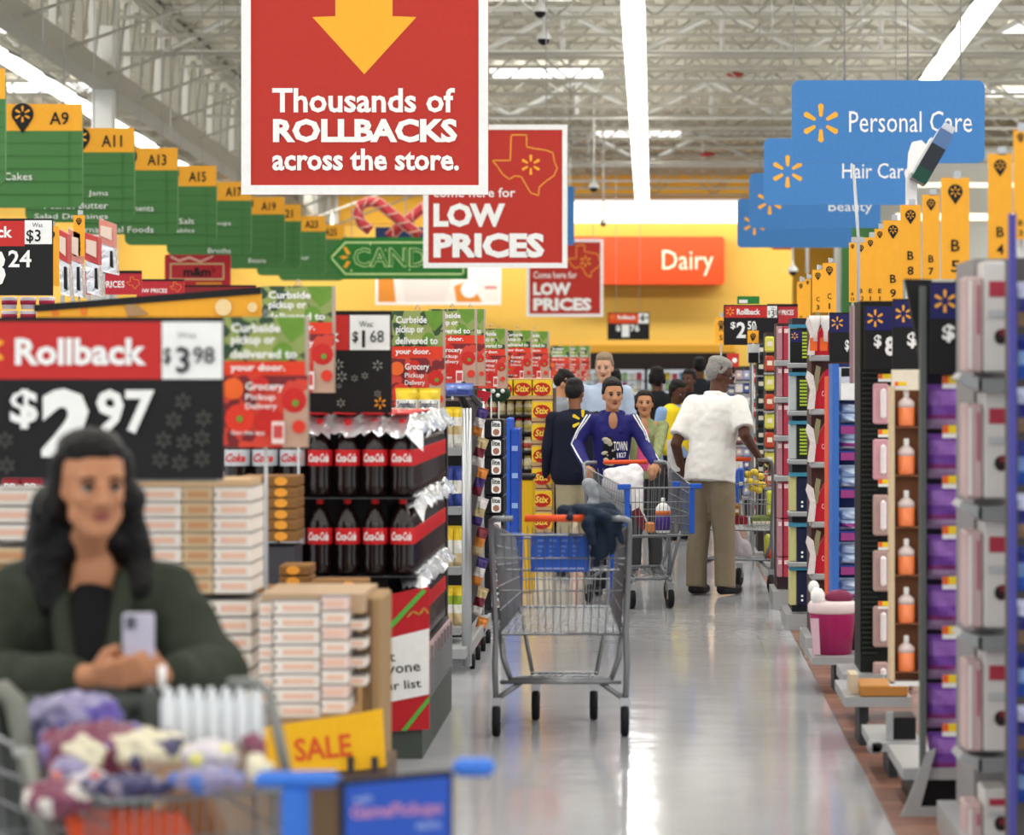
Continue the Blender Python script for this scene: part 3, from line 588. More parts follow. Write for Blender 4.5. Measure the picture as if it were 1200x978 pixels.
# curbside posters
G1 = mat('#6f9a3c', .5, scale=18, var=.25); G2 = mottled(['#24402a','#4f7a34','#2b4a2c','#93a35a'], 30, .5, .0); T1 = mat('#cf2f2b', .5, scale=14, var=.2); T2 = mat('#e2402f', .4); T3 = mottled(['#8c1c22','#b92826','#7a181e','#d8402c'], 26, .5, .0); BG = mat('#c4a08c', .5)
def curb(rect, Y, lab, full=True):
    x0, y0, x1, y1 = rect; w_ = x1-x0; h = y1-y0
    fx = lambda a: x0+w_*a
    fy = lambda a: y0+h*a
    it = [('r', x0, y0, x1, fy(.38), G2, {'part': 'printed_leaf'}), ('p', [(fx(.62), y0), (fx(.98), y0), (fx(.96), fy(.12)), (fx(.8), fy(.2)), (fx(.7), fy(.12))], G1, {'part': 'printed_leaf'}),
          ('c', fx(.45), fy(.22), w_*.2, mat('#a9b56a'), {'part': 'printed_leaf'}), ('c', fx(.7), fy(.27), w_*.12, G1, {'part': 'printed_leaf'}),
          ('r', x0, fy(.34), fx(.97), fy(.45), mat('#e8452c'), {'part': 'banner'}), ('r', x0, fy(.45), x1, fy(1), T3, {'part': 'printed_tomato'}),
          ('p', [(fx(.72), fy(.7)), (fx(1), fy(.55)), (fx(1), fy(1)), (fx(.7), fy(1))], BG, {'part': 'printed_tomato'}),
          ('c', fx(.84), fy(.64), w_*.15, T1, {'part': 'printed_tomato'}), ('c', fx(.2), fy(.78), w_*.18, T2, {'part': 'printed_tomato'}), ('c', fx(.55), fy(.8), w_*.17, T1, {'part': 'printed_tomato'}),
          ('c', fx(.12), fy(.55), w_*.13, mat('#ef6a30'), {'part': 'printed_tomato'}), ('c', fx(.9), fy(.84), w_*.08, T2, {'part': 'printed_tomato'}), ('c', fx(.45), fy(.52), w_*.1, T1, {'part': 'printed_tomato'}),
          ('c', fx(.2), fy(.78), w_*.04, G1, {'part': 'printed_tomato'}), ('c', fx(.86), fy(.66), w_*.04, G1, {'part': 'printed_tomato'}),
          ('r', fx(.58), fy(.8), fx(.73), fy(.97), mat('#f2dcd8'), {'part': 'phone_icon'}), ('r', fx(.6), fy(.83), fx(.71), fy(.93), mat('#cf5050'), {'part': 'phone_icon'}),
          ('t', 'Curbside', fx(.1), fy(.05), fx(.68), fy(.12), WHITE, {'b': .03}), ('t', 'pickup or', fx(.1), fy(.14), fx(.62), fy(.23), WHITE, {'b': .03}),
          ('t', 'delivered to', fx(.09), fy(.25), fx(.88), fy(.32), WHITE, {'b': .03}), ('t', 'your door.', fx(.09), fy(.36), fx(.74), fy(.43), WHITE, {'b': .03}),
          ('t', 'Grocery', fx(.27), fy(.5), fx(.72), fy(.58), WHITE, {'b': .02}), ('t', 'Pickup', fx(.27), fy(.59), fx(.62), fy(.65), WHITE, {'b': .01}), ('t', 'Delivery', fx(.27), fy(.66), fx(.64), fy(.72), WHITE, {'b': .01}),
          ('t', 'Get the app', fx(.1), fy(.87), fx(.5), fy(.91), WHITE, {'b': .01})]
    t = panel('poster', lab, 'poster', rect, Y, G2, it, .006, 0, None, 'curbside pickup posters')
    MB().box(PX(x1-w_*.035, Y), Y-.004, PZ(y1, Y), PX(x1+1, Y), Y+.008, PZ(y0, Y), mat('#b9a898', .4)).build('edge_frame', t)
    a = MB(); q = P((x0+x1)/2, y0-4, Y); a.tube([(q.x-.012, Y, q.z-.01), (q.x, Y, q.z+.012), (q.x+.012, Y, q.z-.01)], .003, STEEL, 5); a.build('hook', t)
    MB().tube([P((x0+x1)/2, y0-1, Y+.03), (PX((x0+x1)/2, Y), Y+.03, 0)], .006, STEEL, 5).build('stand_rod', t)
pn = ['nearest', 'second', 'third, right of the 1.68 sign,', 'fourth', 'fifth', 'sixth', 'seventh', 'eighth', 'ninth', 'tenth', 'eleventh', 'furthest']
PR = [((262,371,361,524), 10.4), ((307,335,392,460), 12.2), ((458,364,521,487), 15.2), ((502,362,558,452), 17.2), ((535,362,568,452), 18.4), ((558,385,593,455), 22),
      ((575,387,594,455), 23), ((590,387,623,446), 24.5), ((610,388,643,446), 26), ((645,405,668,446), 33), ((662,405,680,446), 34), ((676,405,691,446), 36)]
for nm, (rc, Y) in zip(pn, PR): curb(rc, Y, 'curbside pickup poster with tomatoes and greens, %s from the camera' % nm.replace(', right of the 1.68 sign,', ''))
# ================================================================ left side: cola display
COLA = mat('#1c0f0d', .12, name='dark_cola'); CRED = mat('#d8262c', .4, name='cola_red')
def bottle(diet):
    t = thing('cola_bottle', 'bottle', 'bottle')
    a = MB(); a.lathe([(.036, 0), (.05, .012), (.052, .05), (.049, .09), (.052, .125), (.052, .195), (.049, .215), (.036, .25), (.02, .28), (.0145, .29), (.0145, .3)], COLA, n=14); a.build('body', t)
    a = MB(); a.lathe([(.0525, .127), (.0528, .13), (.0528, .19), (.0525, .193)], mat('#cfd2d6', .35) if diet else CRED, n=14); a.build('label_band', t)
    a = MB(); put_text(a, 'Coke' if diet else 'Coca-Cola', -.04, .143, .04, .178, -.0545, CRED if diet else WHITE, .03, .35); a.build('lettering', t)
    a = MB(); a.lathe([(.016, .29), (.0165, .3), (.0165, .314), (.014, .317)], mat('#d9dadc', .4) if diet else CRED, n=10); a.build('cap', t)
    return t
CY = 12.5; CX = PX(472, CY); sp = 32.3*CY/F
bc = bottle(False); bd = bottle(True); used = {0: 0, 1: 0}
bz = [PZ(582, CY), PZ(673.5, CY), PZ(765, CY)]
def put_bottle(x, y, z, diet, lab, grp):
    src = bd if diet else bc
    if not used[diet]: used[diet] = 1; src.location = (x, y, z); src['label'] = lab; src['group'] = grp; return src
    return dup(src, (x, y, z), lab, grp)
for li, z in enumerate(bz[:2]):
    for c in range(7):
        diet = c >= 4
        put_bottle(CX-sp*c, CY, z, diet, ('%s bottle, %s from the right, front row of the %s layer' % ('silver-labelled diet cola' if diet else 'red-labelled cola', ORD[c], ['top', 'second'][li])),
                   ('diet ' if diet else '')+'cola bottles, front row of %s layer' % ['top', 'second'][li])
for li, z in enumerate(bz):
    for r in range(1, 17):
        put_bottle(CX, CY+sp*r, z, False, 'cola bottle, %s behind the corner, right-hand row of the %s layer' % (ORD[r-1], ['top', 'second', 'third'][li]), 'cola bottles, right-hand row of %s layer' % ['top', 'second', 'third'][li])
t = thing('cola_display_stand', 'black cola display core and base standing on the floor left of the aisle', 'display', (CX, CY, 0))
a = MB(); a.box(PX(262, CY), CY+.1, .2, CX-.07, CY+1.85, bz[0]+.28, BLACK); a.build('core', t)
for z in bz[:2]:
    a = MB(); a.box(PX(262, CY), CY-.06, z-.006, CX+.06, CY+1.9, z-.001, DGREY); a.build('layer_sheet', t)
a = MB(); a.box(PX(340, CY), CY-.06, .2, CX+.06, CY+1.9, bz[2]-.003, BLACK); a.build('plinth', t)
a = MB(); a.box(PX(440, CY), CY-.1, 0.0, PX(497, CY), CY+1.7, .2, mat('#4b524c')); a.build('base', t)
# shiny film over the caps: crumpled sheets
def film(name, lab, x0, x1, y0, y1, z, drop, nx, ny, amp=.012, front=True):
    t = thing(name, lab, 'plastic film', ((x0+x1)/2, y0, z)); vs = []; rr = random.Random(int(z*1000))
    for j in range(ny+1):
        for i in range(nx+1):
            u = i/nx; v = j/ny; x = x0+(x1-x0)*u; y = y0+(y1-y0)*v; zz = z+rr.uniform(-amp, amp)
            if j == 0: y -= .02; zz -= drop*rr.uniform(.7, 1)
            if i == nx: x += .025; zz -= drop*rr.uniform(.6, 1)
            vs.append(V(x+rr.uniform(-amp, amp), y, zz))
    MB().add(vs, [(j*(nx+1)+i, j*(nx+1)+i+1, (j+1)*(nx+1)+i+1, (j+1)*(nx+1)+i) for j in range(ny) for i in range(nx)], SILVERFILM, True).build('film_sheet', t)
    return t
film('shrink_film', 'crumpled silver shrink film over the top layer of cola bottles', PX(358, CY), CX+.06, CY-.055, CY+1.9, bz[0]+.33, .095, 24, 26)
film('shrink_film', 'torn silver film strip at right edge of the second cola layer', CX-.01, CX+.07, CY+.02, CY+1.9, bz[1]+.325, .07, 5, 26)
film('shrink_film', 'silver film strip at right edge of the lowest cola layer', CX-.01, CX+.07, CY+.02, CY+1.9, bz[2]+.325, .07, 5, 26)
a = MB()
for i in range(4):
    q = CX-sp*i; a.box(q-.055, CY-.05, bz[0]+.337, q+.03, CY+1.2, bz[0]+.341, CRED, Matrix.Rotation(.02*i, 3, 'Y'))
a.build('red_film_band', bpy.data.objects['shrink_film'])
# gift poster under the cola
Y = CY-.12
t = thing('gift_poster', 'red poster with green stripes and white gift card text below cola', 'poster', P(475, 857, Y))
def pp(pts, y, m, nm, th=0):
    a = MB()
    if th: a.prism([(PX(x, Y), PZ(q, Y)) for x, q in pts][::-1], y, y+th, m)
    else: a.poly([(PX(x, Y), PZ(q, Y)) for x, q in pts], y, m)
    a.build(nm, t)
pp([(438,700),(503,687),(503,854),(438,858)], Y, mat('#c02830', .35), 'panel', .02)
pp([(438,706),(452,700),(438,745)], Y-.002, mat('#8c1a20'), 'dark_stripe')
LGN = mat('#58b548', .4)
pp([(446,742),(451,745),(500,692),(495,690)], Y-.003, LGN, 'green_stripe'); pp([(470,856),(476,856),(503,822),(503,815)], Y-.003, LGN, 'green_stripe')
pp([(438,752),(503,736),(503,813),(438,826)], Y-.004, WHITE, 'white_card')
a = MB()
for s, x0, x1, y0, y1 in (('Gift', 436, 463, 764, 776), ('everyone', 420, 493, 781, 793), ('on your list', 411, 494, 799, 812)):
    if s != 'Gift': put_text(a, s, PX(x0, Y), PZ(y1, Y), PX(x1, Y), PZ(y0, Y), Y-.006, BLACK, .01, 0, .1)
    else: put_text(a, s, PX(x0, Y), PZ(y1, Y), PX(x1, Y), PZ(y0, Y), Y-.006, BLACK, .01, 0, .1)
a.build('lettering', t)
GD = mat('#c9a24a'); a = MB(); ring(a, [(PX(x, Y), PZ(q, Y)) for x, q in ((478,722),(484,716),(492,720),(497,712),(502,718))], .006, Y-.004, GD, False); a.build('gold_sketch', t)
t = bpy.data.objects['cola_display_stand']; a = MB()
a.box(CX+.062, CY-.05, .16, CX+.075, CY+1.85, bz[2]-.01, mat('#c9a9a8', .4, scale=6, var=.3)); a.build('side_panel', t, label='pale pink side panel facing the aisle')
a = MB(); a.box(CX+.076, CY, .16, CX+.08, CY+1.85, .34, mat('#77787a')); a.build('kick_band', t)
for i in range(9): MB().box(CX+.076, CY+.15+.2*i, .34, CX+.084, CY+.19+.2*i, bz[2]-.02, mat('#8b8385')).build('rib', t)

# brown cartons with an orange dot, stacked in front of diet cola
BR = mat('#8a6238', .7, scale=12, var=.2, name='brown_carton'); OD = mat('#eda13a', .5)
def carton(w_, h, d, bm, dot=None, lab='', cat='box', marks=None, name='carton'):
    t = thing(name, lab, cat); a = MB(); a.rbox(-w_/2, 0, 0, w_/2, d, h*.97, .004, bm); a.build('box_body', t)
    a = MB(); a.box(-w_/2-.001, -.001, h*.46, w_/2+.001, d, h*.50, mat('#6f5232')) if dot else None
    if dot: a.build('lid_seam', t)
    if dot: a = MB(); a.poly([(w_/2-.062+.026*math.cos(k*math.pi/6), h/2+min(.026, h*.42)*math.sin(k*math.pi/6)) for k in range(12)], -.003, dot); a.build('orange_dot', t)
    if marks:
        for (x0, x1, z0, z1, m, nm) in marks: a = MB(); a.poly([(x0*w_, z0*h), (x1*w_, z0*h), (x1*w_, z1*h), (x0*w_, z1*h)], -.0025, m); a.build(nm, t)
    return t
Y = 11.9; k = Y/F
for i in range(6):
    o = carton(68*k, 12.6*k, .25, BR, OD, 'brown carton with orange dot, %s from the top of its stack beside cola' % ORD[i]); o['group'] = 'brown dotted cartons beside the cola'
    o.location = P(314, 570+12.8*i+.4*(i % 2), Y)
t = thing('carton_pallet', 'dark grey riser under the brown dotted cartons', 'riser', (PX(306, Y), Y, 0)); MB().box(PX(282, Y), Y+.02, 0.72, PX(344, Y), Y+.3, PZ(641, Y), mat('#43434a')).build('riser_block', t)
MB().box(PX(284, Y), Y+.03, 0, PX(345, Y), Y+.3, .72, mat('#2b2222')).build('riser_leg', t)
Y = 11.4; k = Y/F
for i, (x, y, w_) in enumerate(((345, 674, 36), (345, 687, 36), (396, 692, 64), (330, 700, 60))):
    o = carton(w_*k, 12*k, .2, BR, OD, ['upper small', 'lower small', 'wide', 'lowest light'][i]+' brown carton with orange dot lying on the front box stack'); o.location = P(x, y, Y-.1*(i > 1))
# white flat boxes: tall stack and front stack
WB = mat('#f0e7dd', .6, scale=5, var=.06, name='white_carton'); PR_ = mat('#eabfa8', .6); PK = mat('#dfb9b0', .6); TANB = mat('#d3b993', .65)
def wbox(w_, h, d, m, lab, grp, loc, flip=0):
    o = carton(w_, h, d, m, None, lab, 'box', [(-.38 if flip else -.3, .2 if flip else .36, .3, .66, PR_ if m is not TANB else mat('#c8936a'), 'label_print'), (-.47, -.43, .35, .6, mat('#6b4b48'), 'small_mark')], 'flat_box')
    a = MB(); a.box(-w_/2-.0015, -.0015, h*.93, w_/2+.0015, d, h*.975, mat('#8e8a86')); a.build('lid_edge', o)
    o.location = loc; o['group'] = grp; return o
t = thing('carton_riser', 'plain brown block under the dotted cartons on the front stack', 'riser', (PX(370, 11.2), 11.2, 0)); MB().box(PX(302, 11.2), 11.2, 0, PX(426, 11.2), 11.55, PZ(701, 11.2), CARD).build('riser_block', t)
Y = 9.6; k = Y/F
cols = [(185, 56, WB, 'left column'), (231, 37, TANB, 'middle tan column'), (272.5, 46, WB, 'right column')]
for x, w_, m, nm in cols:
    for i in range(7):
        wbox(w_*k-.003, 18.6*k, .3, m, 'flat box %s from top, %s of the tall stack behind the woman' % (ORD[i], nm), 'flat boxes, tall stack, '+nm, P(x, 588+17.9*i, Y))
for x, w_ in ((215, 70), (272.5, 46)):
    for i in range(6):
        wbox(w_*k-.003, 20*k, .3, WB, 'flat white box %s from top, %s of the lower stack behind the woman' % (ORD[i], 'left' if x < 250 else 'right'), 'flat white boxes, lower tall stack', P(x, 722+20.4*i, Y))
for i in range(3):
    wbox(62*k, 20*k, .3, WB, 'flat white box %s from the top left of the woman' % ORD[i], 'flat white boxes left of the woman', P(10, 592+20.5*i, Y))
wbox(60*k, 20*k, .3, TANB, 'tan box under the white boxes left of the woman', 'tan box', P(14, 660, Y))
t = thing('pallet_board', 'pale board lying on top of the tall white box stack', 'board', P(225, 572, Y)); MB().box(PX(158, Y), Y, PZ(571, Y), PX(292, Y), Y+.3, PZ(562, Y), mat('#cfae86', .7)).build('board', t)
t = bpy.data.objects['price_sign']; MB().box(PX(160, 9.1), 9.1, PZ(564, 9.1), PX(255, 9.1), 9.2, PZ(558, 9.1), GREY).build('clip_bar', t)
t = thing('box_pallet', 'wooden pallet block under the tall stack behind the woman', 'pallet', (PX(225, Y), Y, 0)); MB().box(PX(130, Y), Y+.02, 0, PX(294, Y), Y+.3, PZ(846, Y), CARD).build('deck_block', t); MB().box(PX(-25, Y), Y+.02, 0, PX(50, Y), Y+.3, PZ(661, Y), CARD).build('deck_block', t)
Y = 9.3; k = Y/F; n_ = 0
for c, (x0, x1) in enumerate(((303, 320), (320, 376), (376, 408))):
    for i in range(8 if c else 7):
        y = 722+17.2*i+(-.09*(x0-303)); m = WB if (c != 2 or i % 2) else mat('#ead0c6', .6)
        wbox((x1-x0)*k-.003, 17.4*k, .3, m, 'flat box %s from top, %s of the front stack above yellow skirt' % (ORD[i], ['left edge', 'middle', 'right side'][c]), 'flat boxes, front stack, '+['left', 'middle', 'right'][c], P((x0+x1)/2, y, Y-.02*c))
for i in range(4):
    y = 738+22*i; o = wbox(22*k, 13*k, .2, WB, 'white box end jutting right, %s from the top of the front stack' % ORD[i], 'jutting white box ends', P(418, y, Y+.03))
t = thing('stack_tray', 'open brown cardboard tray around the front stack, tall corner at right', 'tray', P(425, 860, Y))
a = MB(); a.rbox(PX(419, Y), Y+.15, 0.02, PX(446, Y+.1), Y+.5, PZ(703, Y), .01, mat('#a98a63', .8)); a.build('corner_post', t)
a = MB(); a.box(PX(427, Y), Y+.142, .1, PX(431, Y), Y+.149, PZ(706, Y), mat('#7d6244')); a.build('fold', t)
a = MB(); a.box(PX(303, Y), Y+.05, PZ(720, Y), PX(425, Y), Y+.5, PZ(697, Y), mat('#bfa284', .8)); a.build('top_tray', t)
a = MB(); a.box(PX(303, Y), Y+.05, 0.02, PX(420, Y), Y+.45, PZ(862, Y), CARD); a.build('tray_base', t)
t = thing('yellow_skirt', 'yellow pallet skirt with red lettering below the front white stack', 'skirt', P(375, 905, Y-.06)); YS = mat('#f0b51f', .5); Y -= .06
MB().prism([(PX(x, Y), PZ(q, Y)) for x, q in ((308,852),(418,836),(448,830),(452,898),(418,902),(312,906))][::-1], Y, Y+.01, YS).build('skirt_sheet', t)
a = MB(); put_text(a, 'SALE', PX(345, Y), PZ(889, Y), PX(412, Y), PZ(862, Y), Y-.003, mat('#d8542a'), .02, 0, .1); a.build('lettering', t)
MB().prism([(PX(x, Y), PZ(q, Y)) for x, q in ((312,906),(452,898),(450,985),(314,990))][::-1], Y+.05, Y+.4, mat('#6b5440')).build('pallet_block', t)
for k_, x in enumerate((408, 436)): MB().box(PX(x, Y), Y-.02, PZ(905, Y), PX(x+7, Y), Y-.005, PZ(886, Y), mat('#3a3438')).build('dark_clip', t)

# snack rack beside the cola, seen end on
Y = 16.2
t = thing('snack_rack', 'black wire snack rack with two silver uprights beside the cola', 'rack', (PX(545, Y), Y, 0))
a = MB(); a.tube([P(547, 780, 16), P(547, 478, 16)], .026, STEEL, 8); a.build('upright', t)
a = MB(); a.tube([P(563, 744, 18), P(563, 470, 18)], .024, STEEL, 8); a.build('upright', t)
a = MB(); a.box(PX(500, 16.4), 16.5, .12, PX(541, 16.4), 18.4, PZ(470, 16.4), BLACK); a.build('back_board', t)
a = MB(); a.box(PX(548, 16), 16.0, .08, PX(552, 16), 18.0, .14, SHELF); a.box(PX(520, 16), 15.8, .08, PX(548, 16), 18, .13, SHELF); a.build('base_shelf', t)
for y in (533, 602, 672, 742):
    a = MB(); a.box(PX(505, Y), Y-.1, PZ(y, Y), PX(541, Y), Y+.2, PZ(y-9, Y), SHELF); a.build('shelf', t)
for i in range(4): a = MB(); a.lathe([(.04, -.012), (.04, .012)], RUBBER, (PX(548, 16)+.02, 16.1+.5*i, .04), 12, 'x'); a.build('caster', t)
a = MB(); a.tube([P(547, 480, 16), P(540, 462, 16), P(530, 452, 16)], .02, BLACK, 8); a.tube([P(563, 474, 18), P(551, 462, 17), P(543, 450, 16)], .015, BLACK, 8); a.build('top_bracket', t)
def bag(w_, h, d, mats_, lab, cat, loc, grp=None, name='snack_bag', seed=1, tilt=0, text=None, tm=None):
    t = thing(name, lab, cat, loc, grp); rr = random.Random(seed); nx, nz = 8, 9; rot = Matrix.Rotation(tilt, 3, 'Y')
    m_ = {}
    for sgn in (-1, 1):
        for j in range(nz):
            for i in range(nx):
                m = mats_[min(len(mats_)-1, int(j/nz*len(mats_)))]; mb = m_.setdefault(0, MB()); q = []
                for (u, v) in ((i, j), (i+1, j), (i+1, j+1), (i, j+1)):
                    a, b_ = u/nx, v/nz; bul = (math.sin(math.pi*a)**.6)*(math.sin(math.pi*b_)**.5)
                    wv = .006*math.sin(7*a+11*b_+seed)+.004*math.sin(23*a*b_+seed*2)
                    q.append(rot@V((a-.5)*w_*(1-.06*math.sin(math.pi*b_)), sgn*d/2*bul+wv*bul*(sgn == -1), b_*h))
                mb.add(q if sgn < 0 else q[::-1], [(0,1,2,3)], m, True)
    m_[0].build('pouch', t, False)
    a = MB(); a.box(-w_/2, -.004, h-.012, w_/2, .004, h+.006, mats_[-1], rot, V(0,0,0)); a.build('crimped_seal', t, False)
    if text: a = MB(); put_text(a, text, -w_*.4, h*.4, w_*.4, h*.62, -d/2-.006, tm or BLACK, .02); a.build('lettering', t, False)
    return t
SY = mat('#f0cf3a', .3); SW = mat('#f0efe6', .3); SC_ = mat('#dcc79a', .4, scale=25, var=.3); SB = mat('#3f4f9a', .3)
rowz = [(533, [SW, SC_, SW, SY]), (602, [SB, SW, SB]), (672, [SC_, SW, SY]), (742, [SC_, SW, mat('#9db53c'), SY])]
for ri, (y, ms) in enumerate(rowz):
    for i, x in enumerate((511, 524, 537)):
        bag(14*Y/F, 46*Y/F, .07, ms, '%s snack bag on the %s shelf of the rack beside the cola' % (['left', 'middle', 'right'][i], ORD[ri]), 'bag', P(x, y-9, Y+.02*i), 'bags on %s rack shelf' % ORD[ri], seed=ri*3+i)
for i, x in enumerate((477, 503)):
    bag(27*14.6/F, 36*14.6/F, .07, [SC_, SW, SY], 'white and yellow popcorn bag, %s of two above the cola film' % ['left', 'right'][i], 'bag', P(x, 492, 14.6), 'popcorn bags', text='Smartfood', tm=NAVY, seed=i+20)
t = thing('popcorn_shelf', 'black shelf holding the popcorn bags above the cola', 'shelf', P(490, 495, 14.6)); MB().box(PX(455, 14.6), 14.55, PZ(498, 14.6), PX(525, 14.6), 14.9, PZ(492, 14.6), BLACK).build('shelf_board', t); MB().box(PX(455, 14.6), 14.8, 0.02, PX(520, 14.6), 14.9, PZ(498, 14.6), BLACK).build('support_panel', t)
cm = [mat('#d8873f', .35, scale=20, var=.3), mat('#e4e0dc', .35), mat('#7b2f3c', .35, scale=18, var=.4), mat('#4a3a78', .35, scale=18, var=.4), mat('#c9b58a', .35)]
for i in range(8):
    y = 478+i*35; bag(13*17.2/F, 32*17.2/F, .06, [cm[i % 5], cm[(i+1) % 5], cm[(i+3) % 5]], 'slanted candy bag hanging %s from the top between the two silver uprights' % ORD[i], 'bag', P(557, y+32, 17.2), 'candy bags between uprights', seed=40+i, tilt=.3)
bag(36*15.8/F, 14*15.8/F, .12, [SB, mat('#6f86c8', .2)], 'shiny blue bag lying on top of the snack rack', 'bag', P(537, 464, 15.8), seed=61)
t = thing('red_bag', 'small red cloth pennant beside the snack rack top', 'pennant', P(570, 470, 18.5)); MB().prism([(PX(x, 18.5), PZ(q, 18.5)) for x, q in ((559,456),(576,460),(566,478),(560,478))][::-1], 18.5, 18.53, mat('#c22434')).build('cloth', t)

# stack of black cartons marked lite
Y = 19.2; k = Y/F
for i in range(10):
    y = 513+22.3*i
    t = thing('drink_carton', 'black drinks carton marked lite, %s from the top of its stack' % ORD[i], 'carton', P(582, y, Y), 'black drinks cartons'); h = 21.6*k
    MB().rbox(PX(567, Y), Y, PZ(y, Y), PX(590, Y), Y+.4, PZ(y, Y)+h, .006, mat('#17171c', .35)).build('carton_body', t)
    MB().prism(rrect(PX(576, Y), PZ(y-2, Y), PX(587, Y), PZ(y-20, Y), .015), Y-.004, Y, WHITE).build('label_panel', t)
    a = MB(); put_text(a, 'lite', PX(577, Y), PZ(y-13, Y), PX(586, Y), PZ(y-19, Y), Y-.006, BLACK, .02); a.build('lettering', t)
    a = MB(); a.poly([(PX(581.5, Y)+.02*math.cos(q), PZ(y-7, Y)+.02*math.sin(q)) for q in [z*math.pi/5 for z in range(10)]], Y-.006, mat('#a5735c')); a.build('round_mark', t)
t = thing('plinth', 'dark base below the black drinks cartons', 'base', (PX(580, Y), Y, 0)); MB().box(PX(566, Y), Y+.02, 0.0, PX(590, Y), Y+.4, PZ(713.5, Y), DGREY).build('base_block', t)
# tall blue shipper display
Y = 20.5
t = thing('blue_display', 'tall narrow blue cardboard display tower behind black cartons', 'display', (PX(600, Y), Y, 0))
a = MB(); a.rbox(PX(592, Y), Y, 0.0, PX(599, Y), Y+.5, PZ(490, Y), .008, BLUEP); a.build('side_panel', t)
a = MB(); a.rbox(PX(599, Y), Y-.02, 0.0, PX(608, Y), Y+.5, PZ(502, Y), .008, mat('#2a4fb0', .35)); a.build('front_panel', t)
for z in (528, 560, 595, 640): a = MB(); a.box(PX(600, Y), Y-.03, PZ(z, Y), PX(607, Y), Y-.021, PZ(z-6, Y), mat('#8fa9e0')); a.build('shelf_lip', t)
t = thing('yellow_bin', 'yellow waste bin with black rim beside the blue display', 'bin', (PX(618, 21.5), 21.5, 0)); Y = 21.5
a = MB(); a.rbox(PX(608, Y), Y, 0.0, PX(625, Y), Y+.35, PZ(562, Y), .01, mat('#e8b820', .4)); a.build('bin_body', t); a = MB(); a.rbox(PX(607, Y), Y-.01, PZ(562, Y), PX(626, Y), Y+.36, PZ(556, Y), .01, BLACK); a.build('rim', t)
# jars shelving with yellow and red cartons at the corner
Y = 23.5; k = Y/F
t = thing('jar_shelf', 'tall grocery shelf end of small jars behind the snack rack', 'shelf', (PX(600, Y), Y, 0))
a = MB(); a.box(PX(545, Y), Y+.3, 0, PX(648, Y), Y+.8, PZ(455, Y), mat('#5a4a40')); a.build('back_panel', t)
for y in (463, 488, 508, 530, 552): a = MB(); a.box(PX(560, Y), Y-.02, PZ(y, Y), PX(626, Y), Y+.3, PZ(y-2, Y), DGREY if y != 552 else BLACK); a.build('shelf', t)
a = MB(); a.box(PX(545, Y), Y+.2, PZ(700, Y), PX(648, Y), Y+.79, PZ(556, Y), mat('#b9976a')); a.build('lower_panel', t)
jm = [mat('#d9cf7a', .35), mat('#c9604a', .35), mat('#e4ddb0', .35), mat('#b8b060', .35)]
j0 = []
for q in range(4):
    t = thing('jar', 'jar', 'jar'); a = MB(); a.lathe([(.026, 0), (.03, .01), (.03, .075), (.022, .09)], mat('#e6dfc4', .3), n=10); a.build('glass', t)
    a = MB(); a.lathe([(.0305, .02), (.0305, .06)], jm[q], n=10); a.build('label_band', t); a = MB(); a.lathe([(.024, .09), (.024, .105)], jm[(q+1) % 4] if q else RED, n=10); a.build('lid', t); j0.append([t, 0])
for ri, y in enumerate((463, 488, 508, 530, 552)):
    for lay in range(2 if ri else 0):
        for ci in range(6):
            x = 568+10*ci; 
            s = j0[(ri+ci//2) % 4]; loc = (PX(x+(2 if lay else 0), Y), Y+.04, PZ(y-2, Y)+lay*.0)
            if lay: continue
            lab = 'small jar number on %s jar shelf, %s from the left' % (ORD[ri], ORD[ci]); lab = 'small labelled jar, %s from the left on the %s jar shelf' % (ORD[ci], ORD[ri]); g = 'jars on %s jar shelf' % ORD[ri]
            if not s[1]: s[1] = 1; s[0].location = loc; s[0]['label'] = lab; s[0]['group'] = g
            else: dup(s[0], loc, lab, g)
Y = 23.2
def stix(x, y, lab):
    t = thing('snack_carton', lab, 'box', P(x, y, Y), 'yellow and red snack cartons'); x0, x1 = x-12, x+12
    MB().rbox(PX(x0, Y), Y, PZ(y, Y), PX(x1, Y), Y+.2, PZ(y-25, Y), .006, mat('#c9a478', .6)).build('tray_box', t)
    draw([('r', x0, y-23, x1, y-5, mat('#f3c92c', .4), {'part': 'printed_front'}), ('c', x, y-12, 8, mat('#c02a24', .4), {'part': 'printed_red_ball', 'sx': 1.3}), ('t', 'Stix', x-8, y-17, x+8, y-9, mat('#f7d75a'), {'b': .03, 'sh': .2})], Y, t)
for i in range(3): stix(601+22.5*i-11, 468, 'yellow and red carton on the top row of the jar shelf, %s' % ['left', 'middle', 'right'][i])
for i in range(1, 7): stix(635, 468+26*i, 'yellow and red carton at the shelf corner, %s from the top' % ORD[i])
t = thing('corner_display', 'tan column holding the yellow and red cartons', 'display', (PX(635, 23.3), 23.3, 0)); MB().box(PX(623, 23.3), 23.25, 0, PX(647.5, 23.3), 23.45, PZ(625, 23.3), mat('#d8c7a2')).build('column_body', t)
t = thing('christmas_garland', 'dark green garland strip below the posters', 'garland', P(585, 462, 22.6)); a = MB()
for i in range(14): q = P(563+2.2*i, 458+(i % 3)*3, 22.6); a.sphere(q, .045, mat('#26402c', .8, bump=1), 7, 5)
a.build('greenery', t); a = MB()
for i in range(5): a.sphere(P(567+5.5*i, 458+(i % 2)*5, 22.55), .016, WHITE, 6, 4)
a.build('bauble', t, kind='stuff')
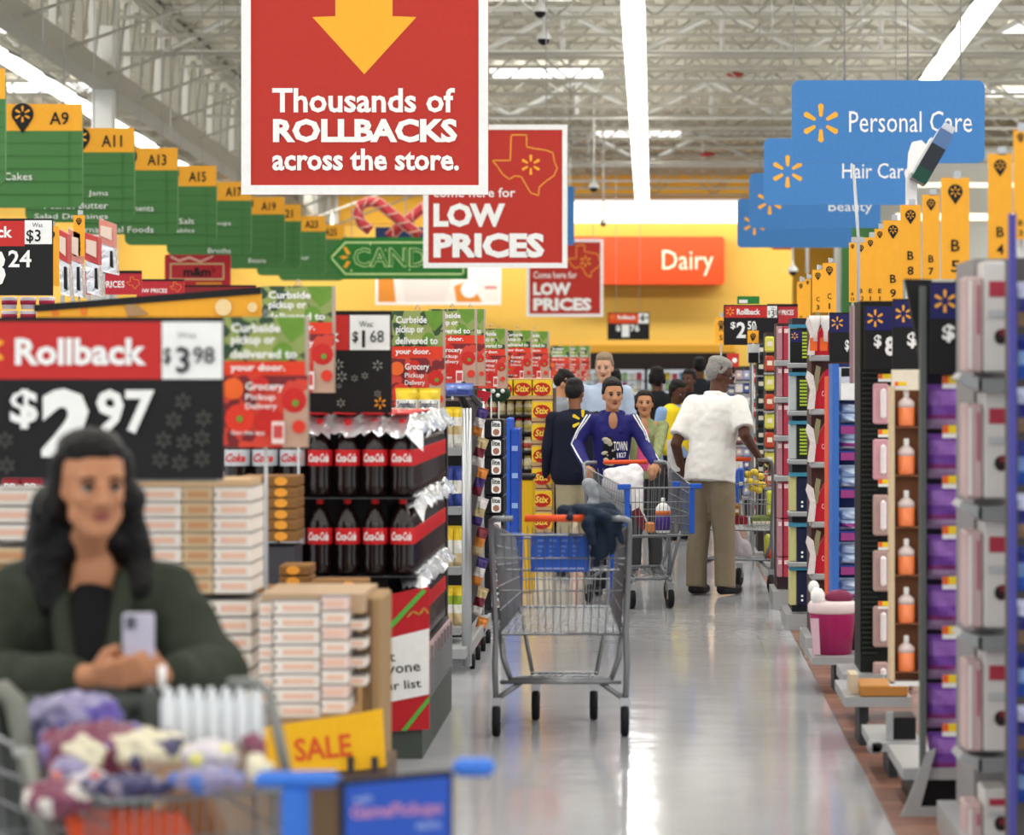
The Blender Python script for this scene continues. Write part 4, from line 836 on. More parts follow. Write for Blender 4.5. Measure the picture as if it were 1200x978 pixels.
# left background shelving so that nothing is empty behind the price signs
SH = mat('#3a3434', .6)
for i in range(9):
    Y = 20.5+3.3*i
    if Y > 50: break
    t = thing('gondola_shelf', 'grocery shelf run %s from the camera behind the left signs' % ORD[i], 'shelf', (-3.8, Y, 0), 'left grocery shelf runs')
    MB().box(-9.5, Y+.35, 0, -1.7-.02*i, Y+.42, 1.78, SH).build('back_panel', t); MB().box(-9.5, Y, 0, -1.7-.02*i, Y+.35, .14, SHELF).build('base_deck', t)
    for z in (.5, .85, 1.2, 1.5): MB().box(-9.5, Y+.02, z, -1.7-.02*i, Y+.35, z+.03, SHELF).build('shelf', t)
# cup boxes just right of the far-left edge
Y = 18.9; k = Y/F
for r in range(2):
    for c in range(3):
        x = 11+22*c; y = 362+16*r
        t = thing('drink_tub', 'white and red tub under the 3.24 sign, %s row, %s' % (['upper', 'lower'][r], ['left', 'middle', 'right'][c]), 'tub', P(x, y, Y), 'tubs under the 3.24 sign')
        a = MB(); a.lathe([(8*k, 0), (9.5*k, 12*k), (9.5*k, 14*k)], mat('#e8dfe6', .4), P(x, y, Y), 12); a.build('tub_body', t); a = MB(); a.lathe([(9*k, 5*k), (9.4*k, 10*k)], mat('#b22a4a', .4), P(x, y, Y), 12); a.build('label_band', t)
t = thing('tub_shelf', 'dark shelf holding white and red tubs at far left', 'shelf', (PX(20, 18.9), 18.9, 0)); MB().box(PX(-70, Y), Y-.1, PZ(382, Y), PX(60, Y), Y+.4, PZ(379, Y), BLACK).build('shelf', t); MB().box(PX(-70, Y), Y+.2, 0, PX(60, Y), Y+.42, PZ(380, Y), SH).build('back_panel', t)
Y = 14.; k = Y/F
for c in range(2):
    x = 12+24*c; t = thing('red_box', 'small red and white box at far left below the 2.97 sign, '+['left', 'right'][c]+' one', 'box', P(x, 578, Y)); MB().rbox(PX(x-10, Y), Y, PZ(578, Y), PX(x+10, Y), Y+.1, PZ(560, Y), .004, mat('#a5303c')).build('box_body', t)
    draw([('t', 'PB', x-7, 566, x+7, 574, WHITE, {'b': .03})], Y, t)
t = thing('red_box_shelf', 'dark fixture carrying small red boxes at far left', 'shelf', (PX(15, Y), Y, 0)); MB().box(PX(-40, Y), Y-.02, 0, PX(60, Y), Y+.3, PZ(578.5, Y), SH).build('fixture_block', t)
# ================================================================ right side
def rstruct(name, lab, cat, x, Y): return thing(name, lab, cat, (PX(x, Y), Y, 0))
TAGY = mat('#f7d32a', .4); TAGR = mat('#ee6a33', .4)
def ptag(t, x0, y0, w_, h, Y):
    a = MB(); a.box(PX(x0, Y), Y-.012, PZ(y0+h, Y), PX(x0+w_, Y), Y-.008, PZ(y0, Y), WHITE); a.box(PX(x0, Y), Y-.014, PZ(y0+h*.62, Y), PX(x0+w_*.32, Y), Y-.0122, PZ(y0, Y), TAGR); a.box(PX(x0+w_*.32, Y), Y-.014, PZ(y0+h*.62, Y), PX(x0+w_, Y), Y-.0122, PZ(y0, Y), TAGY); a.build('price_tag', t)
# --- nearest unit: boxed goods between grey shelves
Y = 9.7; GW = mat('#cfcbc8', .5, scale=4, var=.06); PKW = mat('#c4a9a8', .5, scale=5, var=.15)
t = rstruct('gondola_shelf', 'nearest right-hand shelf end with grey shelves of boxed goods', 'shelf', 1160, Y)
a = MB(); a.box(PX(1142, Y+.2), Y+.22, 0.1, PX(1300, Y), Y+.8, PZ(300, Y), mat('#8d8a8a')); a.build('body', t)
for y in (448, 598, 750, 893):
    a = MB(); z = PZ(y, Y); x0 = PX(1122, Y)
    a.prism([(x0, z+.012), (x0+.012, z+.03), (PX(1150, Y), z+.012), (PX(1150, Y), z-.03), (x0+.04, z-.012)][::-1], Y-.02, Y+.2, SHELF); a.box(PX(1146, Y), Y-.02, z-.03, PX(1192, Y), Y+.2, z+.012, mat('#85888a', .45)); a.build('shelf', t)
a = MB(); a.box(PX(1125, Y), Y-.05, 0, PX(1300, Y), Y+.8, .1, SHELF); a.build('base', t)
sect = [(306, 436), (455, 586), (605, 738), (757, 883), (925, 985)]
for si, (ya, yb) in enumerate(sect):
    for ci, (xa, xb) in enumerate(((1132, 1152), (1153, 1184))):
        m = PKW if ci == 0 else GW; y1 = yb-(2 if si else 0); yy = ya+(18 if ci == 0 else 0)
        t = thing('boxed_item', '%s grey box on the %s level of the nearest right-hand shelf' % (['narrow pinkish', 'wide'][ci], ORD[si]), 'box', P((xa+xb)/2, y1, Y))
        MB().rbox(PX(xa, Y), Y+.01, PZ(y1, Y), PX(xb, Y), Y+.2, PZ(yy, Y), .006, m).build('box_body', t)
        h = y1-yy
        if ci: draw([('r', xa+6, yy+h*.18, xb-1, yy+h*.32, mat('#a8384a'), {'part': 'red_label'}), ('c', xa+20, yy+h*.68, 9, mat('#2a2022'), {'part': 'round_picture', 'sx': .9}), ('c', xa+22, yy+h*.64, 4.5, mat('#7a2e36'), {'part': 'round_picture'}), ('r', xa+5, yy+h*.44, xb-4, yy+h*.5, mat('#b3b6b8'), {'part': 'grey_print'})], Y+.01, t)
        else: draw([('r', xa+3, yy+4, xa+7, y1-4, mat('#e6e2df'), {'part': 'pale_stripe'}), ('r', xa+13, yy+10, xa+16, yy+h*.6, mat('#b0566a'), {'part': 'red_stripe'})], Y+.01, t)
Y = 9.2
t = rstruct('side_display', 'blue-edged side display at the far right with purple packs', 'display', 1190, Y)
MB().box(PX(1183, Y), Y, .1, PX(1191, Y), Y+.04, PZ(250, Y), mat('#4b4a98', .4)).build('blue_post', t)
MB().box(PX(1191, Y), Y+.12, .1, PX(1330, Y), Y+.3, PZ(300, Y), mat('#55504e')).build('back_panel', t)
MB().box(PX(1183, Y), Y, 0, PX(1330, Y), Y+.3, .1, SHELF).build('base', t)
for i in range(10):
    y = 330+62*i
    bag(34*Y/F, 50*Y/F, .05, [mat('#2f52a8', .3), mat('#7a9ac8', .3), mat('#24307a', .3)] if i % 2 else [mat('#8a6f5a', .4), mat('#2b2f78', .3), mat('#bfc4d8', .3)], 'blue pack at the right edge of the photo, %s from the top' % ORD[i], 'pack', P(1209, y+52, Y+.05), 'packs at right edge', name='hanging_pack', seed=80+i)
# --- purple pouches strip with black price board
Y = 10.8
PUR = mat('#9c6bc0', .3, scale=12, var=.15); PUR2 = mat('#7846a4', .3); PUR3 = mat('#a58ab0', .3, scale=20, var=.3)
t = rstruct('clip_strip_display', 'black strip display of purple pouches below the price board', 'display', 1108, Y)
MB().box(PX(1083, Y), Y+.07, .28, PX(1137, Y), Y+.1, PZ(436, Y), mat('#231c2b')).build('back_board', t)
MB().box(PX(1078, Y), Y-.02, PZ(905, Y), PX(1085, Y), Y+.04, PZ(335, Y), mat('#5f6462')).build('side_upright', t)
MB().box(PX(1058, Y), Y, .13, PX(1190, Y), Y+.7, .17, SHELF).build('base_shelf', t); MB().box(PX(1075, Y), Y+.1, 0, PX(1190, Y), Y+.7, .13, BLACK).build('base_plinth', t)
MB().prism([(PX(x, Y), PZ(y, Y)) for x, y in ((1055,955),(1062,940),(1085,880),(1096,876),(1078,944),(1130,944),(1130,955))][::-1], Y-.03, Y+.0, SHELF).build('base_bracket', t)
tg = [440, 498, 557, 616, 675, 733, 790, 847]
for y in tg: ptag(t, 1104, y, 22, 15, Y)
for i in range(8):
    y = tg[i]+14
    bag(47*Y/F, 50*Y/F, .06, [PUR3, mat('#8a3a7a', .3, scale=20, var=.4), PUR2, PUR, PUR, PUR2], 'purple pouch hanging %s from the top of the black strip' % ORD[i], 'pouch', P(1109+(i % 2), y+48, Y+.035), 'purple pouches', name='purple_pouch', seed=100+i)
    o = bpy.data.objects[-1] if False else None
WMB = mat('#23245c', .45)
def wprice(rect, Y, txts, lab, m=None):
    x0, y0, x1, y1 = rect; h = y1-y0; w_ = x1-x0
    return panel('price_board', lab, 'sign', rect, Y, BLACK, [('r', x0+1, y0+2, x1, y0+h*.4, WMB, {'part': 'header'}), ('spark', x0+w_*.38, y0+h*.21, min(w_*.3, 13), YEL)]+[(('t',)+q) for q in txts], .02)
wprice((1089, 330, 1137, 438), Y-.05, [('$', 1104, 380, 1119, 401, WHITE, {'b': .03}), ('3', 1122, 381, 1140, 414, WHITE, {'b': .04}), ('L', 1122, 348, 1129, 362, WHITE, {'b': .02})], 'black and navy price board starting 3 above the purple pouches')
t = bpy.data.objects['price_board']; MB().prism([(PX(x, Y+.1), PZ(y, Y+.1)) for x, y in ((1059,327),(1090,328),(1090,436),(1080,436))][::-1], Y+.05, Y+.1, BLACK).build('wing', t)
# --- tan frame with orange bottles
Y = 12.2; TAN = mat('#dcc3a0', .5); BRN = mat('#8a5c40', .55)
t = rstruct('bottle_strip_display', 'tan framed strip display holding six orange bottles', 'display', 1063, Y)
MB().box(PX(1048, Y), Y+.06, PZ(800, Y), PX(1080, Y), Y+.09, PZ(452, Y), BRN).build('back_board', t)
MB().box(PX(1043, Y), Y-.02, PZ(800, Y), PX(1048, Y), Y+.1, PZ(452, Y), TAN).build('side_frame', t); MB().box(PX(1079, Y), Y-.02, PZ(800, Y), PX(1084, Y), Y+.1, PZ(436, Y), mat('#c9b59a')).build('side_frame', t)
MB().box(PX(1043, Y), Y-.02, PZ(803, Y), PX(1084, Y), Y+.1, PZ(798, Y), WHITE).build('bottom_lip', t)
MB().box(PX(1045, Y), Y-.01, PZ(457, Y), PX(1079, Y), Y+.02, PZ(433, Y), CREAM).build('header_card', t); ptag(t, 1048, 447, 14, 8, Y)
OB = mat('#f7874e', .2, name='orange_liquid'); CB = mat('#e5d3d0', .1, name='clear_bottle')
for i in range(6):
    y = 499+56.6*i
    if i >= 2: y += 4
    c = P(1062, y, Y+.02); k = Y/F
    MB().box(PX(1048, Y), Y, PZ(y+2.5, Y), PX(1079, Y), Y+.06, PZ(y+.5, Y), BRN).build('ledge', t)
    b_ = thing('orange_bottle', 'small bottle of orange liquid, %s from the top of the tan display' % ORD[i], 'bottle', c, 'orange bottles on the tan display')
    a = MB(); a.lathe([(9.5*k, 0), (10*k, 2*k), (10*k, 22*k)], OB, c, 14); a.build('liquid_label', b_)
    a = MB(); a.lathe([(10*k, 22*k), (10*k, 28*k), (7*k, 31*k), (3*k, 34*k)], CB, c, 14); a.build('shoulder', b_)
    a = MB(); a.lathe([(3*k, 33*k), (3.4*k, 35*k), (3.4*k, 41*k), (2.6*k, 42*k)], WHITE, c, 10); a.build('cap', b_)
# --- black pegboard with pink packs
Y = 13.6; k = Y/F
t = rstruct('pegboard_display', 'black slatted display panel with pink packs and two price boards', 'display', 1028, Y)
MB().box(PX(1010, Y), Y+.1, .18, PX(1050, Y), Y+.5, PZ(352, Y), mat('#151715')).build('back_board', t)
for i in range(56): MB().box(PX(1012, Y), Y+.085, PZ(436+6*i+2, Y), PX(1030, Y), Y+.1, PZ(436+6*i, Y), mat('#2c332c')).build('slat', t)
MB().box(PX(1004, Y), Y+.1, .12, PX(1012, Y), Y+.5, .2, BLACK).build('foot', t)
MB().box(PX(988, Y), Y, .17, PX(1066, Y), Y+.5, .22, SHELF).build('base_shelf', t); MB().box(PX(1009, Y), Y+.05, 0, PX(1019, Y), Y+.4, .17, DGREY).build('base_leg', t)
tagY = [438, 503, 561, 635, 704]
for y in tagY: ptag(t, 1029, y, 15, 9, Y)
PINK = mat('#d9a3ac', .3, scale=15, var=.15)
for i in range(6):
    y = 449+65.5*i
    b_ = thing('pink_pack', 'slim pink blister pack, %s from the top of the black slatted panel' % ORD[i], 'pack', P(1033, y+46, Y+.05), 'pink packs')
    MB().rbox(PX(1024, Y), Y+.03, PZ(y+48, Y), PX(1042, Y), Y+.08, PZ(y, Y), .008, PINK if i < 2 else mat('#b99a94', .3, scale=12, var=.25)).build('card', b_)
    MB().rbox(PX(1032, Y), Y, PZ(y+42, Y), PX(1039, Y), Y+.03, PZ(y+6, Y), .01, mat('#f0e6e6', .15)).build('blister', b_)
wprice((1013, 357, 1046, 432), Y-.05, [('$', 1024, 392, 1033, 408, WHITE, {'b': .03}), ('8', 1037, 394, 1049, 417, WHITE, {'b': .04})], 'black and navy price board starting 8 left of the middle board')
wprice((1046, 350, 1079, 433), Y-.4, [('$', 1063, 389, 1075, 408, WHITE, {'b': .03}), ('L', 1070, 366, 1075, 375, WHITE)], 'black and navy price board with only a dollar sign visible')
t = thing('cardboard_tray', 'flat brown carton lying on the low shelf under the tan display', 'box', P(1040, 816, 12.6)); MB().rbox(PX(1008, 12.6), 12.6, PZ(816, 12.6), PX(1064, 12.6), 12.9, PZ(803, 12.6), .005, mat('#b57c3c', .7)).build('carton', t); MB().box(PX(998, 12.6), 12.7, PZ(816, 12.6), PX(1008, 12.6), 12.9, PZ(793, 12.6), mat('#cdbba2')).build('flap', t)
t = rstruct('low_shelf', 'empty grey low shelf with raised metal end in the middle right', 'shelf', 1050, 11.7); Y = 11.7
MB().box(PX(1022, Y), Y, .115, PX(1082, Y), Y+.6, .15, SHELF).build('deck', t); MB().lathe([(.03, 0), (.03, .02)], SHELF, (PX(1025, Y), Y, .135), 10, 'y').build('rounded_end', t)
MB().box(PX(1044, Y), Y+.1, 0, PX(1054, Y), Y+.4, .115, DGREY).build('leg', t); MB().box(PX(1048, Y), Y+.1, .15, PX(1076, Y), Y+.3, .235, BLACK).build('dark_riser', t); MB().box(PX(1040, Y), Y+.05, .15, PX(1048, Y), Y+.08, .26, SHELF).build('raised_end', t)
t = rstruct('low_shelf', 'grey low shelf carrying the flat brown carton', 'shelf', 1025, 12.7); Y = 12.7
MB().box(PX(988, Y), Y-.1, PZ(816.5, 12.6)-.04, PX(1066, Y), Y+.6, PZ(816.5, 12.6), SHELF).build('deck', t); MB().box(PX(1009, Y), Y+.1, 0, PX(1018, Y), Y+.4, .19, DGREY).build('leg', t)
# --- blue rack of wipes
Y = 15.2; k = Y/F
t = rstruct('blue_rack', 'tall blue rack holding soft packs of wipes', 'rack', 992, Y); BR2 = mat('#3f70c0', .4)
MB().box(PX(975, Y), Y-.02, PZ(712, Y), PX(983, Y), Y+.3, PZ(426, Y), BR2).build('side_panel', t)
MB().box(PX(983, Y), Y+.16, PZ(712, Y), PX(1013, Y), Y+.3, PZ(426, Y), mat('#1a2a5c')).build('back_board', t)
MB().box(PX(984, Y), Y+.1, PZ(470, Y), PX(1011, Y), Y+.16, PZ(430, Y), WHITE).build('header_card', t)
draw([('r', 986, 431, 996, 441, BLACK)], Y+.1, t); MB().box(PX(985, Y), Y-.03, PZ(468, Y), PX(1011, Y), Y+.0, PZ(449, Y), WHITE).build('lower_card', t)
MB().box(PX(983, Y), Y+.02, PZ(473, Y), PX(1011, Y), Y+.16, PZ(469, Y), NAVY).build('shelf', t)
MG = mat('#9c3f84', .4); LB = mat('#c9dcf2', .25, scale=12, var=.12)
MB().box(PX(978, Y), Y, 0, PX(1012, Y), Y+.3, PZ(713, Y), BLACK).build('foot', t)
for i, y in enumerate((496, 527, 571, 621, 661, 703)):
    MB().box(PX(985, Y), Y-.01, PZ(y+12, Y), PX(1011, Y), Y+.02, PZ(y+3, Y), MG).build('magenta_lip', t)
    MB().box(PX(983, Y), Y-.01, PZ(y+3, Y), PX(1011, Y), Y+.16, PZ(y+1, Y), mat('#24408a')).build('shelf', t)
    for l in range(2):
        bag(28*k, 13*k, .12, [mat('#f2eee4', .3) if l == 0 else LB, MG if l == 0 and i % 2 else LB, LB], 'light blue pack of wipes, %s on the %s rack shelf' % (['lower', 'upper'][l], ORD[i]), 'pack', P(997, y-12*l, Y+.07), 'packs of wipes', name='wipes_pack', seed=130+i*2+l)
t = rstruct('orange_strip', 'thin orange vertical strip left of the blue rack', 'strip', 972, 15.8); MB().box(PX(970, 15.8), 15.8, .05, PX(975, 15.8), 16.1, PZ(441, 15.8), mat('#ee5a24', .4)).build('strip_panel', t)
t = rstruct('acrylic_post', 'tall pinkish translucent post hanging beside the slatted panel', 'post', 1002, 14.6); MB().box(PX(996, 14.6), 14.6, PZ(449, 14.6), PX(1000, 14.6), 14.63, PZ(358, 14.6), mat('#9b7f84', .3)).build('dark_edge', t); MB().box(PX(1000, 14.6), 14.6, PZ(449, 14.6), PX(1008, 14.6), 14.63, PZ(358, 14.6), mat('#c3b0b0', .3)).build('panel', t)
# --- red boxes with clear packs
Y = 16.8; k = Y/F
t = rstruct('gondola_shelf', 'right-hand shelf end with red packs on grey shelves', 'shelf', 958, Y); CR = mat('#c01c2e', .4)
MB().box(PX(953, Y), Y+.2, .1, PX(1010, Y), Y+.7, PZ(372, Y), mat('#4a2f2a')).build('body', t)
SHY = [421, 484, 546, 616, 677]
for y in SHY: MB().rbox(PX(950, Y), Y-.02, PZ(y+2, Y), PX(973, Y), Y+.2, PZ(y-5, Y), .006, SHELF).build('shelf', t)
MB().box(PX(944, Y), Y, 0, PX(1010, Y), Y+.7, .1, SHELF).build('base', t)
for i, y in enumerate(SHY):
    h = 52 if i else 46
    b_ = thing('red_pack', 'red pack with sloped top, %s from the top on the right shelf end' % ORD[i], 'pack', P(964, y-5, Y), 'red packs')
    MB().prism([(PX(x, Y), PZ(q, Y)) for x, q in ((955,y-5),(971,y-5),(971,y-h),(966,y-h+4),(955,y-25))][::-1], Y+.02, Y+.15, CR).build('box_body', b_)
    draw([('t', 'Con', 963, y-26, 970, y-20, WHITE, {'b': .0})], Y+.02, b_)
    b2 = thing('clear_pack', 'white crumpled packet leaning left of the red pack, %s from the top' % ORD[i], 'pack', P(951, y-5, Y), 'white packets')
    MB().prism([(PX(x, Y), PZ(q, Y)) for x, q in ((946,y-5),(954,y-5),(956,y-24),(953,y-44),(946,y-50),(944,y-42),(949,y-28))][::-1], Y-.03, Y+.01, mat('#dcd3d0', .2, bump=.5)).build('packet', b2)
    MB().prism([(PX(x, Y), PZ(q, Y)) for x, q in ((954,y-26),(958,y-26),(962,y-54),(957,y-56),(955,y-46))][::-1], Y+.0, Y+.02, mat('#8f8a6a', .3)).build('leafy_print', b2)
for j, (a1, b1) in enumerate(((951, 960), (963, 972))):
    t = thing('light_bulb_pack', 'white funnel-shaped item high on the red shelf end, %s of two' % ['left', 'right'][j], 'pack', P((a1+b1)/2, 404, 16.6)); c = P((a1+b1)/2, 400, 16.6)
    a = MB(); a.lathe([(.012, 0), (.012, .05), (.03, .1), (.035, .14)], mat('#eae6e2', .2), c, 10); a.build('funnel', t); a = MB(); a.box(c.x-.03, c.y, c.z-.05, c.x+.01, c.y+.01, c.z+.02, mat('#e9672a')); a.build('orange_card', t)
wprice((972, 366, 996, 424), 15.6, [('$', 990, 398, 995, 412, WHITE, {'b': .03})], 'navy price board above the blue wipes rack')
# pink tub on its shelf
Y = 14.9
t = thing('pink_tub', 'large deep pink plastic tub with white rim on the low shelf', 'tub', P(977, 768, Y)); k = Y/F; c = P(977, 768, Y)
a = MB(); a.lathe([(23*k, 0), (27*k, 46*k), (27.5*k, 50*k)], mat('#a82860', .3), (c.x, c.y+.12, c.z), 20); a.build('tub_body', t); a = MB(); a.lathe([(27.5*k, 48*k), (29*k, 50*k), (29*k, 58*k), (26*k, 62*k)], mat('#e6d3d3', .35), (c.x, c.y+.12, c.z), 20); a.build('rim', t)
a = MB(); a.sphere((c.x-18*k, c.y+.08, c.z+68*k), (.038, .05, .045), WHITE, 7, 5); a.sphere((c.x-22*k, c.y+.12, c.z+78*k), (.028, .04, .035), WHITE, 6, 5); a.sphere((c.x+8*k, c.y+.12, c.z+66*k), (.07, .05, .04), mat('#7d2b4c'), 8, 6); a.build('packet_inside', t)
MB().prism([(c.x-24*k, c.z+2*k), (c.x-16*k, c.z+2*k), (c.x-18*k, c.z+44*k), (c.x-28*k, c.z+44*k)], c.y-.03, c.y-.02, mat('#d9b8c4', .3)).build('pale_label', t)
t = rstruct('low_shelf', 'furthest low grey shelf, under the deep pink tub', 'shelf', 980, Y); MB().box(PX(951, Y), Y-.08, PZ(777, Y), PX(1015, Y), Y+.4, PZ(768.3, Y), SHELF).build('deck', t); MB().box(PX(978, Y), Y+.05, 0, PX(984, Y), Y+.3, PZ(780, Y), DGREY).build('leg', t)
# --- teal and green tall packs
Y = 18.4; k = Y/F
t = rstruct('gondola_shelf', 'right-hand shelf end of tall grey and navy packs', 'shelf', 936, Y)
MB().box(PX(930, Y), Y+.2, .1, PX(1000, Y), Y+.7, PZ(372, Y), mat('#2a2c33')).build('body', t)
SH2 = [428, 484, 541, 602, 661]
for y in SH2: MB().rbox(PX(924, Y), Y-.03, PZ(y+3, Y), PX(950, Y), Y+.2, PZ(y-3, Y), .006, SHELF).build('shelf', t)
MB().box(PX(921, Y), Y, 0, PX(1000, Y), Y+.7, .1, SHELF).build('base', t)
for i, y in enumerate(SH2+[712]):
    navy = i >= 3
    b_ = thing('tall_pack', '%s tall pack, %s from the top on the slim shelf end' % ('navy' if navy else 'black and lime', ORD[i]), 'pack', P(938, y-3, Y))
    MB().rbox(PX(925, Y), Y+.01, PZ(y-3, Y), PX(934, Y), Y+.16, PZ(y-45, Y), .006, mat('#b9c0c0' if not navy else '#c9c48a', .3)).build('grey_side', b_)
    MB().rbox(PX(934, Y), Y, PZ(y-3, Y), PX(948, Y), Y+.16, PZ(y-43, Y), .006, mat('#1c2340' if navy else '#22261f', .35)).build('front_card', b_)
    MB().box(PX(925, Y), Y-.01, PZ(y-44, Y), PX(948, Y), Y+.1, PZ(y-48, Y), mat('#3f8aa8')).build('top_card', b_)
    if not navy: draw([('r', 937, y-39+4*q, 947, y-36.6+4*q, mat('#a9c23c'), {'part': 'lime_bar'}) for q in range(8)], Y, b_)
    else: draw([('c', 940, y-14+5*q, 1.5, WHITE, {'part': 'white_dot'}) for q in range(2)], Y, b_)
wprice((926, 385, 940, 425), 18, [], 'small navy price board among tall grey packs')
# --- red boxed columns
Y = 20; k = Y/F; RB = mat('#b23a4e', .4, scale=20, var=.25)
t = rstruct('gondola_shelf', 'right-hand shelf end of pink and red slim cartons', 'shelf', 918, Y)
MB().box(PX(912, Y), Y+.2, .1, PX(980, Y), Y+.7, PZ(378, Y), mat('#3c2c30')).build('body', t)
for y in (425, 468, 513, 560): MB().rbox(PX(908, Y), Y-.03, PZ(y+4, Y), PX(926, Y), Y+.2, PZ(y-3, Y), .006, SHELF).build('shelf', t)
MB().box(PX(906, Y), Y, 0, PX(980, Y), Y+.7, .12, SHELF).build('base', t)
for i, (ya, yb) in enumerate(((382, 422), (429, 465), (472, 510), (517, 557), (564, 607), (608, 652), (653, 676))):
    for j, (xa, xb) in enumerate(((911, 917), (918, 926))):
        b_ = thing('slim_carton', '%s slim red carton, %s from the top beside the man' % (['left pale', 'right'][j], ORD[i]), 'carton', P((xa+xb)/2, yb, Y), 'slim red cartons')
        MB().rbox(PX(xa, Y), Y, PZ(yb, Y), PX(xb, Y), Y+.15, PZ(ya, Y), .005, RB if j else mat('#b5808a', .4)).build('carton_body', b_); MB().box(PX(xa+1, Y), Y-.003, PZ(ya+8, Y), PX(xb-1, Y), Y-.0005, PZ(ya+3, Y), mat('#e8cfd0')).build('label_print', b_)
# --- yellow and red packs, further ends behind the man
LY = mat('#d3cf5a', .35, scale=15, var=.2); OR2 = mat('#b5442e', .35, scale=15, var=.25)
for u, (Y, xa, xb, y0, y1, cols_) in enumerate(((23.2, 897, 908, 392, 560, (LY, OR2)), (24.5, 887, 898, 400, 560, (mat('#2c3a3c', .4), mat('#20292b', .4))), (27, 880, 888, 430, 640, (mat('#c82f4a', .4), mat('#e8e0e0', .4))),
                                       (30, 871, 880, 432, 640, (mat('#8f9cc4', .4), mat('#4a5f9a', .4), mat('#d8d8dc', .4))), (34, 862, 871, 432, 630, (mat('#b8a0a8', .4), mat('#e4dcdc', .4), mat('#7a4a5a', .4))), (39, 852, 863, 436, 600, (mat('#c0a0a0', .4), mat('#6a7090', .4))))):
    t = rstruct('gondola_shelf', ['yellow-packed', 'dark bottle', 'red and white', 'blue and white', 'mixed pink', 'furthest mixed'][u]+' shelf end on the right behind the man', 'shelf', xb, Y)
    MB().box(PX(xa+2, Y), Y+.2, .1, PX(xb+60, Y), Y+.8, PZ(y0-3, Y), mat('#38302e')).build('body', t); MB().box(PX(xa-2, Y), Y, 0, PX(xb+60, Y), Y+.8, .1, SHELF).build('base', t)
    y1 = min(y1, VY+1.46*F/Y-25)
    st = (22.5 if u == 0 else 20 if u < 3 else 15); y = y0; i = 0; done = 0
    while y < y1:
        if i % 2 == 1 or u > 1: MB().box(PX(xa-1, Y), Y-.02, PZ(y+st+1.5, Y), PX(xb, Y), Y+.2, PZ(y+st-.5, Y), SHELF).build('shelf', t)
        b_ = thing('shelf_pack', '%s pack, %s from top, %s right shelf end' % (['yellow', 'dark', 'red', 'blue', 'pink', 'grey'][u] if not (u == 0 and i % 2) else 'orange-red', ORD[min(i, 19)], ['the yellow', 'the dark', 'the red and white', 'the blue and white', 'the pink', 'the furthest'][u]), 'pack', P((xa+xb)/2, y+st-1, Y))
        MB().rbox(PX(xa, Y), Y, PZ(y+st-2, Y), PX(xb-.5, Y), Y+.18, PZ(y+2, Y), .012, cols_[i % len(cols_)]).build('pack_body', b_)
        MB().box(PX(xa+2, Y), Y-.003, PZ(y+st*.6, Y), PX(xb-3, Y), Y-.0005, PZ(y+st*.35, Y), mat('#e6ddc8')).build('label_print', b_)
        y += st; i += 1
panel('shelf_topper', 'white header card low beside the small orange D flag', 'sign', (876, 403, 890, 425), 24, mat('#d9dcdc'), [('r', 877, 413, 889, 425, BLACK)])
panel('shelf_topper', 'red tag sign right of the man just above his glasses', 'sign', (852, 414, 866, 430), 30, mat('#c0342f'), [('c', 861, 422, 3, WHITE)])
# far dairy coolers
Y = 78
t = thing('dairy_cooler', 'long dairy cooler with dark header and lit shelves along back wall', 'cooler', (PX(760, Y), Y, 0))
MB().box(PX(540, Y), Y, PZ(433, Y), PX(862, Y), Y+1.6, PZ(413, Y), mat('#2a2220')).build('header', t); LITC = mat('#e9edf2', .5, emit=.55, var=0, name='glowing_cooler_back')
MB().box(PX(540, Y), Y+.9, 0, PX(862, Y), Y+.95, PZ(432, Y), LITC).build('glowing_back', t); MB().box(PX(540, Y), Y, 0, PX(862, Y), Y+1.6, .3, DGREY).build('kick_base', t)  # back panel emits in place of the cooler's own shelf lights
for x in (552, 603, 654, 705, 757, 808, 859): MB().box(PX(x-2, Y), Y-.05, 0, PX(x+2, Y), Y+.05, PZ(430, Y), BLACK).build('door_frame', t)
for z in (1.0, 1.25, 1.55): MB().box(PX(540, Y), Y+.1, z-.04, PX(862, Y), Y+.9, z, mat('#9aa0a4')).build('shelf', t)
pc = [mat(h, .4) for h in ('#7fb3dc', '#4e88c4', '#d8dfe8', '#b04a78', '#e8e4da', '#9fce8a', '#c9485a', '#e9c84a')]
for r, z in enumerate((1.0, 1.25, 1.55)):
    for i in range(20):
        x = 690+8.4*i
        if 755 < x < 759 or 806 < x < 810: continue
        b_ = thing('milk_carton', 'far dairy carton on the %s cooler shelf, %s from left' % (['lowest visible', 'middle', 'top'][r], ORD[i]), 'carton', (PX(x, Y), Y+.4, z), 'dairy cartons on %s cooler shelf' % ['lowest', 'middle', 'top'][r])
        MB().rbox(PX(x-3.4, Y), Y+.2, z, PX(x+3.4, Y), Y+.5, z+.17+.03*(i % 2), .02, pc[(i//3+r*2+(i % 2)*2) % 8]).build('carton_body', b_)
